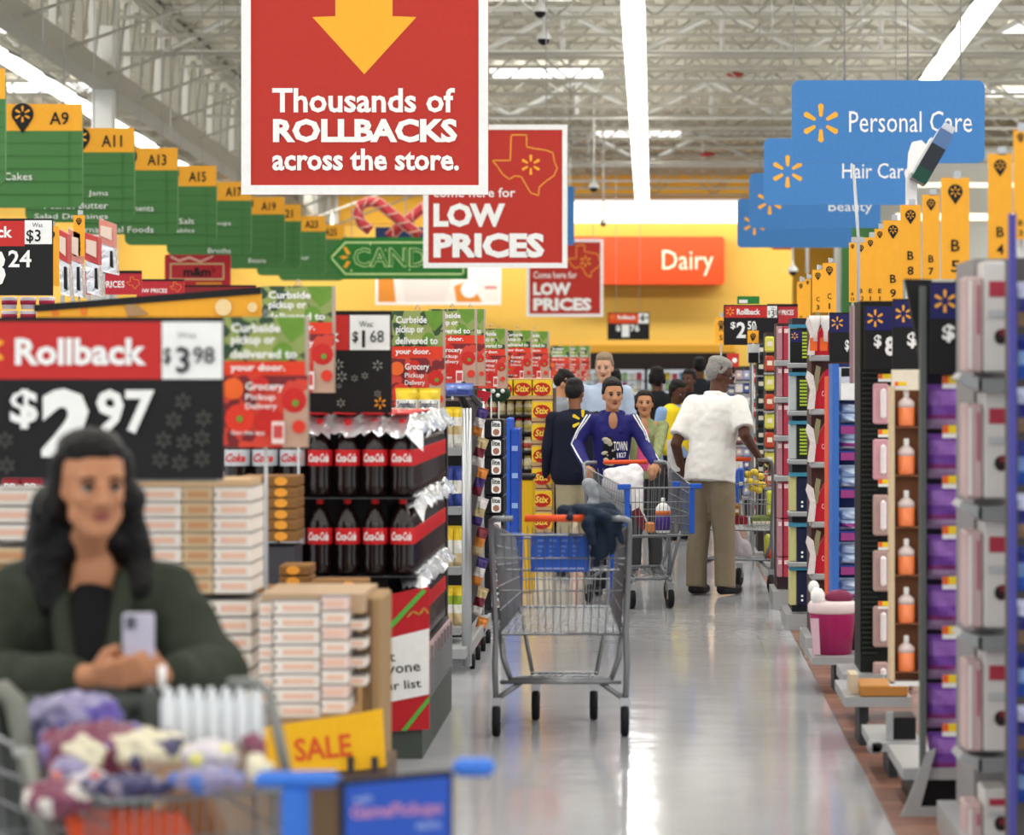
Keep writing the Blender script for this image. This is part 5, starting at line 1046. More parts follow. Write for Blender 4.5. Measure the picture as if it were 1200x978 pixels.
# ================================================================ shopping carts
def make_cart(name, lab, loc, rz, sx=1.0, flap=True, bumpers=True, seat_sign=True, handle=ORANGE, fine=1.0, prow=None, sc=1.0):
    """origin on the floor between the rear wheels, nose towards local +y"""
    t = thing(name, lab, 'shopping cart', loc, None, rz)
    t.scale = (sc, sc, sc)
    rw, fw, L = .275, .13, .62                      # half widths of the wheels, wheelbase
    zt, zb, zf, zft = .90, .435, .49, .80          # rear top, rear bottom, front bottom, front top
    y0, y1 = .0, .84; wt, wb_, ft, fb = .285, .255, .225, .2
    A = MB(); r = .0135
    for s in (-1, 1):
        A.tube([(s*.2, -.1, .935), (s*.27, -.1, .935), (s*.293, -.085, .925), (s*.295, -.05, .89), (s*.29, -.01, .7), (s*.278, 0, .44), (s*.283, .0, .3), (s*.278, 0, .155)], r, CARTM, 7)
        A.tube([(s*.262, .06, .45), (s*.25, .05, .33), (s*.215, .04, .235), (s*.13, .5, .2), (s*.12, .66, .19)], r*.9, CARTM, 7)
        A.tube([(s*.278, 0, .155), (s*.2, .03, .205), (s*.17, .05, .225)], r*.9, CARTM, 7)
        A.tube([(s*.283, 0, .44), (s*.23, y1-.1, .5)], r*.8, CARTM, 6)
        A.tube([(s*.14, .55, .2), (s*.2, .62, .5)], r*.8, CARTM, 6)
    A.tube([(-.215, .04, .235), (.215, .04, .235)], r, CARTM, 7); A.tube([(-.12, .64, .2), (.12, .64, .2)], r, CARTM, 7)
    A.tube([(-.26, .02, .228), (.26, .02, .228)], r*.7, CARTM, 6)
    A.build('frame', t, False)
    W = MB(); q = .0024*fine
    def lerp(a, b, u): return a+(b-a)*u
    n = 17
    for s in (-1, 1):                                # side panels
        for i in range(n+14):
            u = i/(n+13); yt = lerp(y0, y1+.03, u); yb_ = lerp(y0+.02, y1-.02, u)
            W.tube([(s*lerp(wt, ft, u), yt, lerp(zt, zft, u)), (s*lerp(wb_, fb, u), yb_, lerp(zb, zf, u))], q, CARTM, 3, False)
        for v in (.0, .18, .36, .56, .78, 1):
            W.tube([(s*lerp(wt, wb_, v), y0, lerp(zt, zb, v)), (s*lerp(ft, fb, v), y1+.03-.05*v, lerp(zft, zf, v))], q*(2.4 if v in (0, 1) else 1.4), CARTM, 4, False)
    for i in range(n):                               # front, rear and floor
        u = i/(n-1)*2-1
        W.tube([(u*ft, y1+.03, zft), (u*fb, y1-.02, zf)], q, CARTM, 3, False)
        W.tube([(u*wt, y0, zt-.0), (u*wb_, y0+.02, zb)], q, CARTM, 3, False)
        W.tube([(u*wb_, y0+.02, zb), (u*fb, y1-.02, zf)], q, CARTM, 3, False)
    for v in (0, .3, .6, 1):
        W.tube([(-lerp(ft, fb, v), y1+.03-.05*v, lerp(zft, zf, v)), (lerp(ft, fb, v), y1+.03-.05*v, lerp(zft, zf, v))], q*(2.4 if v in (0, 1) else 1.4), CARTM, 4, False)
        if v: W.tube([(-lerp(wt, wb_, v), y0+.02*v, lerp(zt, zb, v)), (lerp(wt, wb_, v), y0+.02*v, lerp(zt, zb, v))], q*(2.6 if v == 1 else 1.4), CARTM, 4, False)
    for i in range(14):
        u = i/13; W.tube([(-lerp(wb_, fb, u), lerp(y0+.02, y1-.02, u), lerp(zb, zf, u)), (lerp(wb_, fb, u), lerp(y0+.02, y1-.02, u), lerp(zb, zf, u))], q*1.2, CARTM, 3, False)
    W.build('wire_basket', t, False, 'stuff')
    K = MB()
    for i in range(9): K.tube([(-.2+.008*i+.045*i-.03*i, .05, .23), (-.12+.03*i, .62, .205)], q*1.1, CARTM, 3, False)
    for y in (.2, .35, .5): K.tube([(-.2+.1*y, y, .222), (.2-.1*y, y, .222)], q*1.5, CARTM, 3, False)
    K.build('lower_rack', t, False, 'stuff')
    H = MB(); H.tube([(-.15, -.1, .937), (.15, -.1, .937)], .0155, handle, 10); H.build('handle_grip', t, False, label='coloured plastic handle grip')
    S = MB()
    if flap:
        S.rbox(-.13, .03, .70, .12, .045, .865, .006, BLUEP)
        f_ = S.build('seat_back', t, False, label='blue child seat back')
        s2 = MB(); PB = mat('#6f8fd6', .5)
        for k, z in enumerate((.835, .81, .79, .77)):
            for j in range(4): s2.box(-.1+.05*j, .028, z-.004, -.1+.05*j+.03-.006*k, .0295, z+.004, PB)
        s2.box(-.11, .028, .712, .1, .0295, .718, mat('#a9bce8')); s2.build('safety_print', f_, False, 'stuff')
        w2 = MB()
        for i in range(9): u = -.24+.06*i; w2.tube([(u, .0, .89), (u, .07, .72), (u, .16, .7)], q, CARTM, 3, False)
        w2.tube([(-.25, .16, .7), (.25, .16, .7)], q*2, CARTM, 4, False); w2.tube([(-.26, .0, .86), (.26, .0, .86)], q*2, CARTM, 4, False); w2.build('child_seat', t, False, 'stuff')
    if bumpers:
        for s in (-1, 1):
            B = MB(); B.rbox(s*.21-.055*(s < 0)-.015, y1+.0, .79, s*.21+.055*(s > 0)+.015, y1+.035, .825, .006, BLUEP); B.rbox(s*.215-.016, y1-.01, .50, s*.215+.016, y1+.03, .79, .005, BLUEP); B.build('corner_bumper', t, False, label='blue plastic corner bumper')
    for (x, y, ft_) in ((-rw, 0, 0), (rw, 0, 0), (-fw, L, 1), (fw, L, 1)):
        c = MB(); c.box(x-.02, y-.022, .115, x+.02, y+.022, .165, STEEL); c.box(x-.02, y-.015, .06, x-.016, y+.02, .12, STEEL); c.box(x+.016, y-.015, .06, x+.02, y+.02, .12, STEEL)
        cc = c.build('caster', t, False)
        wl = MB(); wl.lathe([(.045, -.018), (.062, -.017), (.066, -.008), (.066, .008), (.062, .017), (.045, .018)], RUBBER, (x, y-.01, .066), 18, 'x'); wl.build('wheel', cc, False)
        hb_ = MB(); hb_.lathe([(.02, -.016), (.02, .016)], STEEL, (x, y-.01, .066), 10, 'x'); hb_.build('hub', cc, False)
    return t
Yc = 13.17; kc = Yc/F
cart_main = make_cart('shopping_cart', 'empty grey wire cart with orange handle, alone in mid aisle, dark jacket on it', (PX(657, Yc), Yc, 0), 0)
# jacket over the main cart
def organic(name, parent, prims, m, voxel=.01, sm=2, lab=None, kind=None, noise=None):
    """union of tapered capsules and ellipsoids fused to one continuous surface"""
    mb = MB()
    for p in prims:
        if p[0] == 'c':
            _, a, r0, b, r1 = p; a, b = V(*a), V(*b); d = (b-a); L = max(d.length, 1e-5); d /= L; mid = []
            up = V(0, 0, 1) if abs(d.z) < .9 else V(1, 0, 0); e = d.cross(up).normalized(); f = d.cross(e); n, rings = 12, []
            for k in range(5): t_ = math.pi/2*k/4; rings.append((a-d*r0*math.cos(t_), r0*math.sin(t_)))
            for k in range(5): t_ = math.pi/2*k/4; rings.append((b+d*r1*math.sin(t_), r1*math.cos(t_)))
            vs = [c+(e*math.cos(2*math.pi*j/n)+f*math.sin(2*math.pi*j/n))*max(rr, 1e-4) for c, rr in rings for j in range(n)]
            fs = [(i*n+j, i*n+(j+1) % n, (i+1)*n+(j+1) % n, (i+1)*n+j) for i in range(len(rings)-1) for j in range(n)]
            fs += [list(range(n))[::-1], [(len(rings)-1)*n+j for j in range(n)]]
            mb.add(vs, fs, m, True)
        elif p[0] == 'l':      # loft through elliptical sections (centre, axis a, axis b)
            n = 20; vs = []; L_ = p[1]
            for c, ea, eb in L_:
                for j in range(n): vs.append(V(*c)+V(*ea)*math.cos(2*math.pi*j/n)+V(*eb)*math.sin(2*math.pi*j/n))
            N_ = len(L_); mb.add(vs, [(i*n+j, i*n+(j+1) % n, (i+1)*n+(j+1) % n, (i+1)*n+j) for i in range(N_-1) for j in range(n)]+[list(range(n))[::-1], [(N_-1)*n+j for j in range(n)]], m, True)
        elif p[0] == 'e':      # centre, three axis vectors
            _, c, ax = p; c = V(*c); ax = [V(*q) for q in ax]; n, k = 14, 10; vs = []
            for i in range(k+1):
                s_, z_ = math.sin(math.pi*i/k), -math.cos(math.pi*i/k); s_ = max(s_, 1e-3)
                for j in range(n): vs.append(c+ax[0]*s_*math.cos(2*math.pi*j/n)+ax[1]*s_*math.sin(2*math.pi*j/n)+ax[2]*z_)
            fs = [(i*n+j, i*n+(j+1) % n, (i+1)*n+(j+1) % n, (i+1)*n+j) for i in range(k) for j in range(n)]+[list(range(n))[::-1], [k*n+j for j in range(n)]]
            mb.add(vs, fs, m, True)
    o = mb.build(name, parent, True, kind, lab)
    rm = o.modifiers.new('fuse', 'REMESH'); rm.mode = 'VOXEL'; rm.voxel_size = voxel; rm.use_smooth_shade = True
    if noise:
        tx = bpy.data.textures.new('folds', 'CLOUDS'); tx.noise_scale = noise[1]
        dm = o.modifiers.new('folds', 'DISPLACE'); dm.texture = tx; dm.strength = noise[0]; dm.mid_level = .5; dm.texture_coords = 'LOCAL'
    if sm: s_ = o.modifiers.new('smooth', 'SMOOTH'); s_.iterations = sm; s_.factor = .5
    return o
JK = mat('#1e2c3e', .75, bump=.25, scale=25)
t = thing('jacket', 'dark navy jacket draped over right side of the main cart', 'jacket', P(700, 610, 13.2)); Y = 13.14
organic('cloth', t, [('e', P(703, 611, Y), ((.085, 0, .01), (0, .07, 0), (0, 0, .06))), ('c', P(660, 599, Y+.12), .03, P(715, 597, Y), .035), ('c', P(690, 600, Y-.1), .028, P(726, 608, Y-.02), .03), ('c', P(676, 598, Y), .03, P(712, 606, Y-.13), .022), ('c', P(690, 612, Y-.12), .03, P(694, 634, Y-.1), .022),
     ('c', P(712, 610, Y-.04), .045, P(712, 642, Y+.06), .035), ('c', P(702, 610, Y-.03), .035, P(702, 648, Y+.02), .03), ('c', P(696, 606, Y+.06), .035, P(700, 658, Y+.06), .022), ('c', P(672, 600, Y+.1), .02, P(668, 606, Y-.1), .014), ('c', P(722, 600, Y), .02, P(729, 634, Y-.02), .016)],
     JK, .007, 1, None, None, (.02, .05))
# carts of the two shoppers
cart_w = make_cart('shopping_cart', 'loaded wire cart pushed towards the camera by the blue-jacket woman', (PX(737, 20.75), 20.72, 0), math.radians(180+14), flap=False)
cart_m = make_cart('shopping_cart', 'loaded wire cart held by the man in the white shirt', (PX(860, 21.6), 21.58, 0), math.radians(-17), flap=False)
cart_f = make_cart('shopping_cart', 'blurred loaded cart in the lower left foreground before the woman', (PX(95, 6.85), 6.85, 0), math.radians(180+29), flap=False, handle=mat('#4a4c4e'), bumpers=False, sc=.9)
# goods in cart of the woman
t = thing('grocery_bag', 'white plastic carrier bag in the blue-jacket woman\'s cart', 'bag', P(728, 600, 20.6)); Y = 20.55
organic('bag_body', t, [('e', P(727, 568, Y), ((.13, 0, 0), (0, .1, 0), (0, 0, .12))), ('c', P(714, 556, Y), .04, P(744, 553, Y), .06), ('c', P(745, 560, Y-.05), .05, P(748, 598, Y-.1), .04)], mat('#e6e4e6', .35, bump=.6, scale=20), .012, 1, None, None, (.03, .06))
t = thing('striped_packet', 'long dark red and white packet slanting in the woman\'s cart', 'packet', P(750, 625, 20.3)); Y = 20.25
MB().prism([(PX(x, Y), PZ(q, Y)) for x, q in ((732,575),(742,572),(761,616),(753,622))][::-1], Y, Y+.05, mat('#e4e2dc', .3)).build('packet_body', t)
MB().prism([(PX(x, Y), PZ(q, Y)) for x, q in ((740,599),(749,594),(760,617),(753,622))][::-1], Y-.004, Y-.001, mat('#6d2333', .3)).build('printed_band', t)
t = thing('lotion_bottle', 'white pump bottle with orange and purple label in the woman\'s cart', 'bottle', P(777, 624, 20.0)); c = P(777, 624, 20.0); k = 20/F
a = MB(); a.lathe([(8*k, 0), (8.5*k, 2*k), (8.5*k, 29*k), (5*k, 34*k), (2.5*k, 35*k)], WHITE, c, 14); a.build('bottle_body', t); a = MB(); a.lathe([(8.7*k, 3*k), (8.7*k, 21*k)], mat('#4b2f86', .35), c, 14); a.build('purple_label', t)
a = MB(); a.lathe([(8.7*k, 21*k), (8.7*k, 26*k)], mat('#e8762c', .35), c, 14); a.build('orange_band', t); a = MB(); a.lathe([(2*k, 34*k), (2.4*k, 40*k), (1.6*k, 41*k)], WHITE, c, 10); a.build('pump', t)
t = thing('grocery_packet', 'pale mixed packets lying at the bottom of the woman\'s cart', 'packet', P(700, 600, 20.5)); Y = 20.5
organic('packets', t, [('c', P(690, 568, Y), .05, P(708, 585, Y), .06), ('c', P(696, 590, Y), .05, P(730, 600, Y), .05)], mat('#9aa0a6', .4, scale=25, var=.5), .014, 1, None, None, (.02, .05))
t = thing('grocery_packet', 'small orange and teal packets beside the pump bottle', 'packet', P(762, 622, 20.1)); Y = 20.1
MB().rbox(PX(756, Y), Y, PZ(624, Y), PX(767, Y), Y+.08, PZ(612, Y), .01, mat('#d98a4a')).build('packet_body', t)
for x0, x1, nm in ((800, 806, 'blue end panel at the front right corner of the woman\'s cart'), ):
    t = thing('cart_sign', nm, 'sign', P(803, 620, 20.4)); MB().rbox(PX(799, 20.4), 20.4, PZ(626, 20.4), PX(806, 20.4), 20.43, PZ(566, 20.4), .005, BLUEP).build('panel', t); MB().rbox(PX(788, 20.4), 20.4, PZ(572, 20.4), PX(800, 20.4), 20.43, PZ(564, 20.4), .005, BLUEP).build('arm', t)
t = thing('cart_sign', 'blue upright panel inside the woman\'s cart basket', 'sign', P(727, 605, 20.75)); MB().rbox(PX(724, 20.75), 20.75, PZ(604, 20.75), PX(733, 20.75), 20.8, PZ(565, 20.75), .005, BLUEP).build('panel', t)
# goods in the man's cart
Y = 22.0
t = thing('lemon_bag', 'yellow mesh bag of lemons in the man\'s cart', 'bag', P(883, 575, Y))
for i, (x, y) in enumerate(((876,556),(884,553),(891,558),(879,564),(887,566),(893,568),(882,572),(889,574))):
    a = MB(); q = P(x, y, Y-.03*(i % 2)); a.sphere(q, (.03, .028, .026), mat('#e2c53a', .4), 10, 7); a.build('lemon', t)
for nm, lab, rc, col in (('box', 'blue box at the near end of the man\'s cart', (864, 872, 548, 572), '#2f5fc4'), ('box', 'dark red carton low in the man\'s cart', (853, 876, 604, 622), '#8c2630'), ('box', 'tan carton above the dark red one in the man\'s cart', (855, 868, 590, 604), '#a3702e'),
                         ('pack', 'green leafy pack low at the far end of the man\'s cart', (880, 905, 604, 618), '#6e7f3f'), ('pack', 'pale yellow-green pack upright in the man\'s cart', (898, 908, 575, 604), '#cdd24a')):
    t = thing(nm, lab, nm, P((rc[0]+rc[1])/2, rc[3], Y)); MB().rbox(PX(rc[0], Y), Y-.05, PZ(rc[3], Y), PX(rc[1], Y), Y+.1, PZ(rc[2], Y), .012, mat(col, .4, scale=14, var=.25)).build('carton_body', t)
    MB().box(PX(rc[0]+2, Y), Y-.053, PZ(rc[3]-4, Y), PX(rc[1]-2, Y), Y-.0505, PZ(rc[3]-8, Y), CREAM).build('label_print', t)
t = thing('grocery_bag', 'translucent white bag hanging under the man\'s cart basket', 'bag', P(867, 655, 21.8)); Y = 21.8
organic('bag_body', t, [('c', P(862, 625, Y), .03, P(866, 645, Y), .06), ('c', P(872, 640, Y), .05, P(874, 648, Y), .05)], mat('#c9bfc6', .3, bump=.5), .012, 1)
t = thing('grocery_bag', 'lime and orange packet on the lower rack of the man\'s cart', 'bag', P(905, 655, 21.8)); organic('bag_body', t, [('c', P(900, 630, Y), .03, P(902, 648, Y), .04)], mat('#c9cf52', .3), .012, 1); organic('orange_packet', t, [('e', P(903, 648, Y-.05), ((.04, 0, 0), (0, .04, 0), (0, 0, .05)))], mat('#d8502c', .3), .012, 1)
# foreground cart: sign, bumpers and goods
Y = 5.95
t = thing('cart_advert', 'blue advert board on the nose of the foreground cart', 'sign', P(465, 985, Y))
fr = MB(); fr.prism([(PX(x, Y), PZ(q, Y)) for x, q in ((396,914),(530,902),(530,1010),(396,1014))][::-1], Y, Y+.02, mat('#1b2233', .4)); fr.build('frame', t)
MB().prism([(PX(x, Y), PZ(q, Y)) for x, q in ((405,920),(527,909),(527,1008),(405,1010))][::-1], Y-.004, Y-.001, mat('#2f55b4', .35)).build('panel', t)
a = MB(); put_text(a, 'Gentle Acts', PX(414, Y), PZ(958, Y), PX(516, Y), PZ(941, Y), Y-.006, mat('#d98a96'), .01, .1, .06) if False else put_text(a, 'GamePickups', PX(412, Y), PZ(960, Y), PX(518, Y), PZ(940, Y), Y-.006, mat('#cf8fb0'), .015, .1, .06)
put_text(a, 'with', PX(415, Y), PZ(939, Y), PX(436, Y), PZ(931, Y), Y-.006, mat('#b9cdf2'), .0, 0, .06); put_text(a, 'store', PX(488, Y), PZ(970, Y), PX(516, Y), PZ(962, Y), Y-.006, mat('#b9cdf2'), .0, 0, .06); a.build('lettering', t)
Y = 6.0
for (x0, x1, ya, yb, s0, s1), lb in zip(((297, 398, 905, 922, 330, 362), (530, 580, 889, 909, 600, 640)), ('left blue plastic corner bumper of the foreground cart', 'right blue plastic bumper beside the foreground advert')):
    t = thing('cart_bumper', lb, 'bumper', P((x0+x1)/2, yb, Y)); MB().rbox(PX(x0, Y), Y-.02, PZ(yb, Y), PX(x1, Y), Y+.04, PZ(ya, Y), .012, mat('#3a73d0', .4)).build('bumper_arm', t)
    if x0 < 400: MB().rbox(PX(s0, Y), Y-.015, PZ(1010, Y), PX(s1, Y), Y+.03, PZ(yb, Y), .008, mat('#3a73d0', .4)).build('bumper_post', t)
goods = [('chip_bag', 'purple snack bag, back left of the foreground cart', (88, 838, 6.55), (.1, .06, .05), '#5c4aa0'), ('chip_bag', 'large purple and white bag in the middle of the foreground cart', (120, 880, 6.35), (.13, .08, .06), '#7c6fae'),
         ('chip_bag', 'pale round packet in the foreground cart', (100, 888, 6.25), (.035, .03, .045), '#d9c9a2'), ('chip_bag', 'lime packet at the left side of the foreground cart', (53, 865, 6.5), (.02, .04, .05), '#8f9a2a'),
         ('chip_bag', 'red packet low left in the foreground cart', (96, 918, 6.2), (.05, .05, .035), '#b02a34'), ('chip_bag', 'salmon packet above the red one in the foreground cart', (80, 904, 6.2), (.04, .04, .03), '#d97c66'),
         ('chip_bag', 'white packet at the lower left of the foreground cart', (70, 935, 6.15), (.075, .05, .035), '#cfc9c2'), ('chip_bag', 'dark violet packet right of centre in the foreground cart', (175, 880, 6.3), (.08, .06, .045), '#4a4468'),
         ('chip_bag', 'grey and pink packet along the front of the foreground cart', (150, 920, 6.15), (.1, .04, .025), '#8a7f92'), ('chip_bag', 'yellow packet on the right in the foreground cart', (245, 885, 6.2), (.065, .05, .03), '#dcd67a'),
         ('chip_bag', 'bright blue packet low right in the foreground cart', (245, 912, 6.1), (.085, .05, .025), '#3f66b4'), ('chip_bag', 'orange and red packet at the right rim of the foreground cart', (300, 880, 6.2), (.02, .03, .04), '#cc5a2c'),
         ('chip_bag', 'cream packet at the right corner of the foreground cart', (302, 900, 6.1), (.025, .03, .03), '#dccab4'), ('chip_bag', 'small purple bag next to the lime one in the foreground cart', (80, 870, 6.45), (.045, .04, .035), '#8878b8')]
PALS = ['#3c3a62', '#cfc8cc', '#8d86a8', '#7a3a52', '#dcd4b8']
for i, (nm, lab, (x, y, Y), r, col) in enumerate(goods):
    c = P(x, y, Y); t = thing(nm, lab, 'bag', (c.x, c.y, c.z-r[2])); organic('pouch', t, [('e', c, ((r[0], 0, 0), (0, r[1], 0), (0, 0, r[2]))), ('c', (c.x-r[0]*.8, c.y, c.z+r[2]*.4), r[2]*.35, (c.x+r[0]*.8, c.y, c.z+r[2]*.3), r[2]*.3)], mottled([col, PALS[i % 5], col, PALS[(i+2) % 5]], 26), .007, 0, None, None, (.035, .03))
t = thing('water_pack', 'clear wrapped pack of white-capped bottles at the right of the foreground cart', 'bottles', P(255, 870, 6.4)); Y = 6.4
WBM = mat('#dfe3e6', .15, scale=14, var=.1, name='wrapped_bottle')
for r_ in range(2):
    for i in range(7):
        c = P(200+17*i-4*r_, 872-6*r_, Y+.07*r_); a = MB(); a.lathe([(.014, 0), (.015, .01), (.015, .075), (.007, .1), (.007, .11)], WBM, c, 10); a.build('bottle', t)
a = MB(); a.lathe([(.006, .0), (.008, .05)], WHITE, P(190, 808, Y), 8); a.build('spout', t)
t = thing('orange_carton', 'orange carton at the very bottom of the foreground cart', 'box', P(145, 990, 6.2)); MB().prism([(PX(x, 6.2), PZ(q, 6.2)) for x, q in ((76,960),(205,960),(225,1000),(86,1000))][::-1], 6.2, 6.35, mat('#e0562a')).build('carton', t)
t = thing('brown_carton', 'brown carton beside the orange one in the foreground cart', 'box', P(225, 990, 6.3)); MB().prism([(PX(x, 6.3), PZ(q, 6.3)) for x, q in ((190,935),(240,932),(262,990),(215,1000))][::-1], 6.3, 6.4, mat('#8f6238')).build('carton', t)
t = thing('child_seat_bag', 'dark grey folded child seat pad at the handle of the foreground cart', 'pad', P(105, 850, 6.7)); organic('pad', t, [('c', P(30, 828, 6.7), .03, P(180, 828, 6.7), .03), ('c', P(135, 830, 6.65), .03, P(135, 860, 6.62), .03), ('c', P(180, 830, 6.65), .03, P(180, 855, 6.62), .03)], mat('#3a3f3c', .7), .009, 2)
t = thing('cart_side_frame', 'thick grey tubular frame at the left edge of the foreground cart', 'frame', P(30, 978, 6.45)); a = MB(); Y = 6.45
a.tube([P(-20, 812, Y), P(5, 808, Y), P(18, 822, Y), P(28, 870, Y), P(52, 985, Y)], .022, mat('#787a70', .4, .3), 10); a.build('tube', t); a = MB(); a.tube([P(36, 878, Y-.1), P(58, 990, Y-.1)], .018, mat('#8a8c82', .4, .3), 10); a.tube([P(20, 880, Y), P(45, 884, Y-.1)], .012, mat('#a9aaa6', .4), 8); a.build('brace', t)
t = thing('cart_side_frame', 'grey tube at the right rear corner of the foreground cart basket', 'frame', P(335, 905, 6.2)); a = MB(); a.tube([P(270, 800, 6.5), P(303, 800, 6.45), P(316, 812, 6.42), P(337, 912, 6.3)], .012, mat('#787a76', .4, .3), 8); a.build('tube', t)
# ================================================================ people
def basis(f, u):
    f = V(*f).normalized(); u = V(*u); r = f.cross(u).normalized(); u = r.cross(f).normalized(); return r, f, u
SKINS = {'tan': '#b9815f', 'warm': '#c08a66', 'dark': '#5a3a2c', 'light': '#d3a284', 'brown': '#8a5c42'}
def skinm(k): return mat(SKINS[k], .5, scale=9, var=.06, name='skin_'+k)
def head_prims(c, f, u, s=1.0):
    r, f, u = basis(f, u); P_ = lambda a, b, d: c+r*a*s+f*b*s+u*d*s
    L = [('e', P_(0, -.008, .035), (r*.074*s, f*.093*s, u*.088*s)), ('e', P_(0, .022, -.012), (r*.064*s, f*.068*s, u*.085*s)),
         ('c', P_(0, .03, -.05), .052*s, P_(0, .058, -.088), .028*s), ('c', P_(-.03, .03, -.055), .034*s, P_(-.012, .055, -.088), .024*s), ('c', P_(.03, .03, -.055), .034*s, P_(.012, .055, -.088), .024*s),
         ('c', P_(0, .086, .012), .009*s, P_(0, .104, -.026), .0125*s), ('e', P_(-.013, .093, -.028), (r*.009*s, f*.01*s, u*.008*s)), ('e', P_(.013, .093, -.028), (r*.009*s, f*.01*s, u*.008*s)),
         ('e', P_(-.036, .06, -.018), (r*.022*s, f*.022*s, u*.02*s)), ('e', P_(.036, .06, -.018), (r*.022*s, f*.022*s, u*.02*s)), ('c', P_(-.04, .072, .03), .011*s, P_(.04, .072, .03), .011*s)]
    for q in (-1, 1): L.append(('e', P_(q*.074, -.006, -.01), (r*.01*s, f*.018*s+u*.004*s, u*.03*s)))
    return L
def face_bits(parent, c, f, u, s, lipm, browm):
    r, f, u = basis(f, u); P_ = lambda a, b, d: c+r*a*s+f*b*s+u*d*s
    for q in (-1, 1):
        a = MB(); e = P_(q*.031, .0775, .006); a.sphere(e-f*.002*s, .0115*s, mat('#b9b0a8', .5), 10, 8); a.sphere(e+f*.0048*s, .0074*s, mat('#20150f', .3), 8, 6); a.build('eye', parent)
        a = MB(); a.tube([P_(q*.016, .088, .027), P_(q*.032, .087, .032), P_(q*.048, .078, .026)], [.003*s, .0036*s, .002*s], browm, 6); a.build('eyebrow', parent)
        a = MB(); a.tube([P_(q*.018, .0875, .012), P_(q*.032, .0885, .0165), P_(q*.046, .0785, .011)], .0034*s, browm, 5); a.build('eyelid', parent)
    a = MB(); a.tube([P_(-.021, .079, -.059), P_(-.009, .0865, -.0545), P_(0, .088, -.0555), P_(.009, .0865, -.0545), P_(.021, .079, -.059)], [.002*s, .0042*s, .004*s, .0042*s, .002*s], lipm, 7)
    a.tube([P_(-.018, .079, -.061), P_(0, .0865, -.0625), P_(.018, .079, -.061)], [.002*s, .0055*s, .002*s], lipm, 7); a.build('lips', parent)
def hand_prims(w, d, n, s=1.0, curl=.6, thumb=1):
    """wrist, pointing direction, palm normal; fingers curl towards the palm normal"""
    d = V(*d).normalized(); n = V(*n); n = (n-d*n.dot(d)).normalized(); l = d.cross(n)*thumb; L = []
    for k in (-1.5, -.5, .5, 1.5):
        kn = w+d*.088*s+l*.019*k*s*.95; L.append(('c', w+d*.02*s+l*.008*k*s, .014*s, kn, .0115*s))
        ln = (.043, .048, .045, .036)[int(k+1.5)]*s if thumb > 0 else (.036, .045, .048, .043)[int(k+1.5)]*s
        a = curl*.8; d1 = d*math.cos(a)+n*math.sin(a); p1 = kn+d1*ln; a2 = curl*1.7; d2 = d*math.cos(a2)+n*math.sin(a2); p2 = p1+d2*ln*.62; a3 = curl*2.4; d3 = d*math.cos(a3)+n*math.sin(a3)
        L += [('c', kn, .0098*s, p1, .0086*s), ('c', p1, .0086*s, p2, .0078*s), ('c', p2, .0078*s, p2+d3*ln*.45, .0066*s)]
    tb = w+d*.03*s+l*.022*s; t1 = tb+(d*.6+l*.7+n*.35).normalized()*.036*s; t2 = t1+(d*.8+l*.15+n*.6).normalized()*.028*s
    L += [('c', tb, .0135*s, t1, .0115*s), ('c', t1, .0115*s, t2, .0095*s)]
    return L
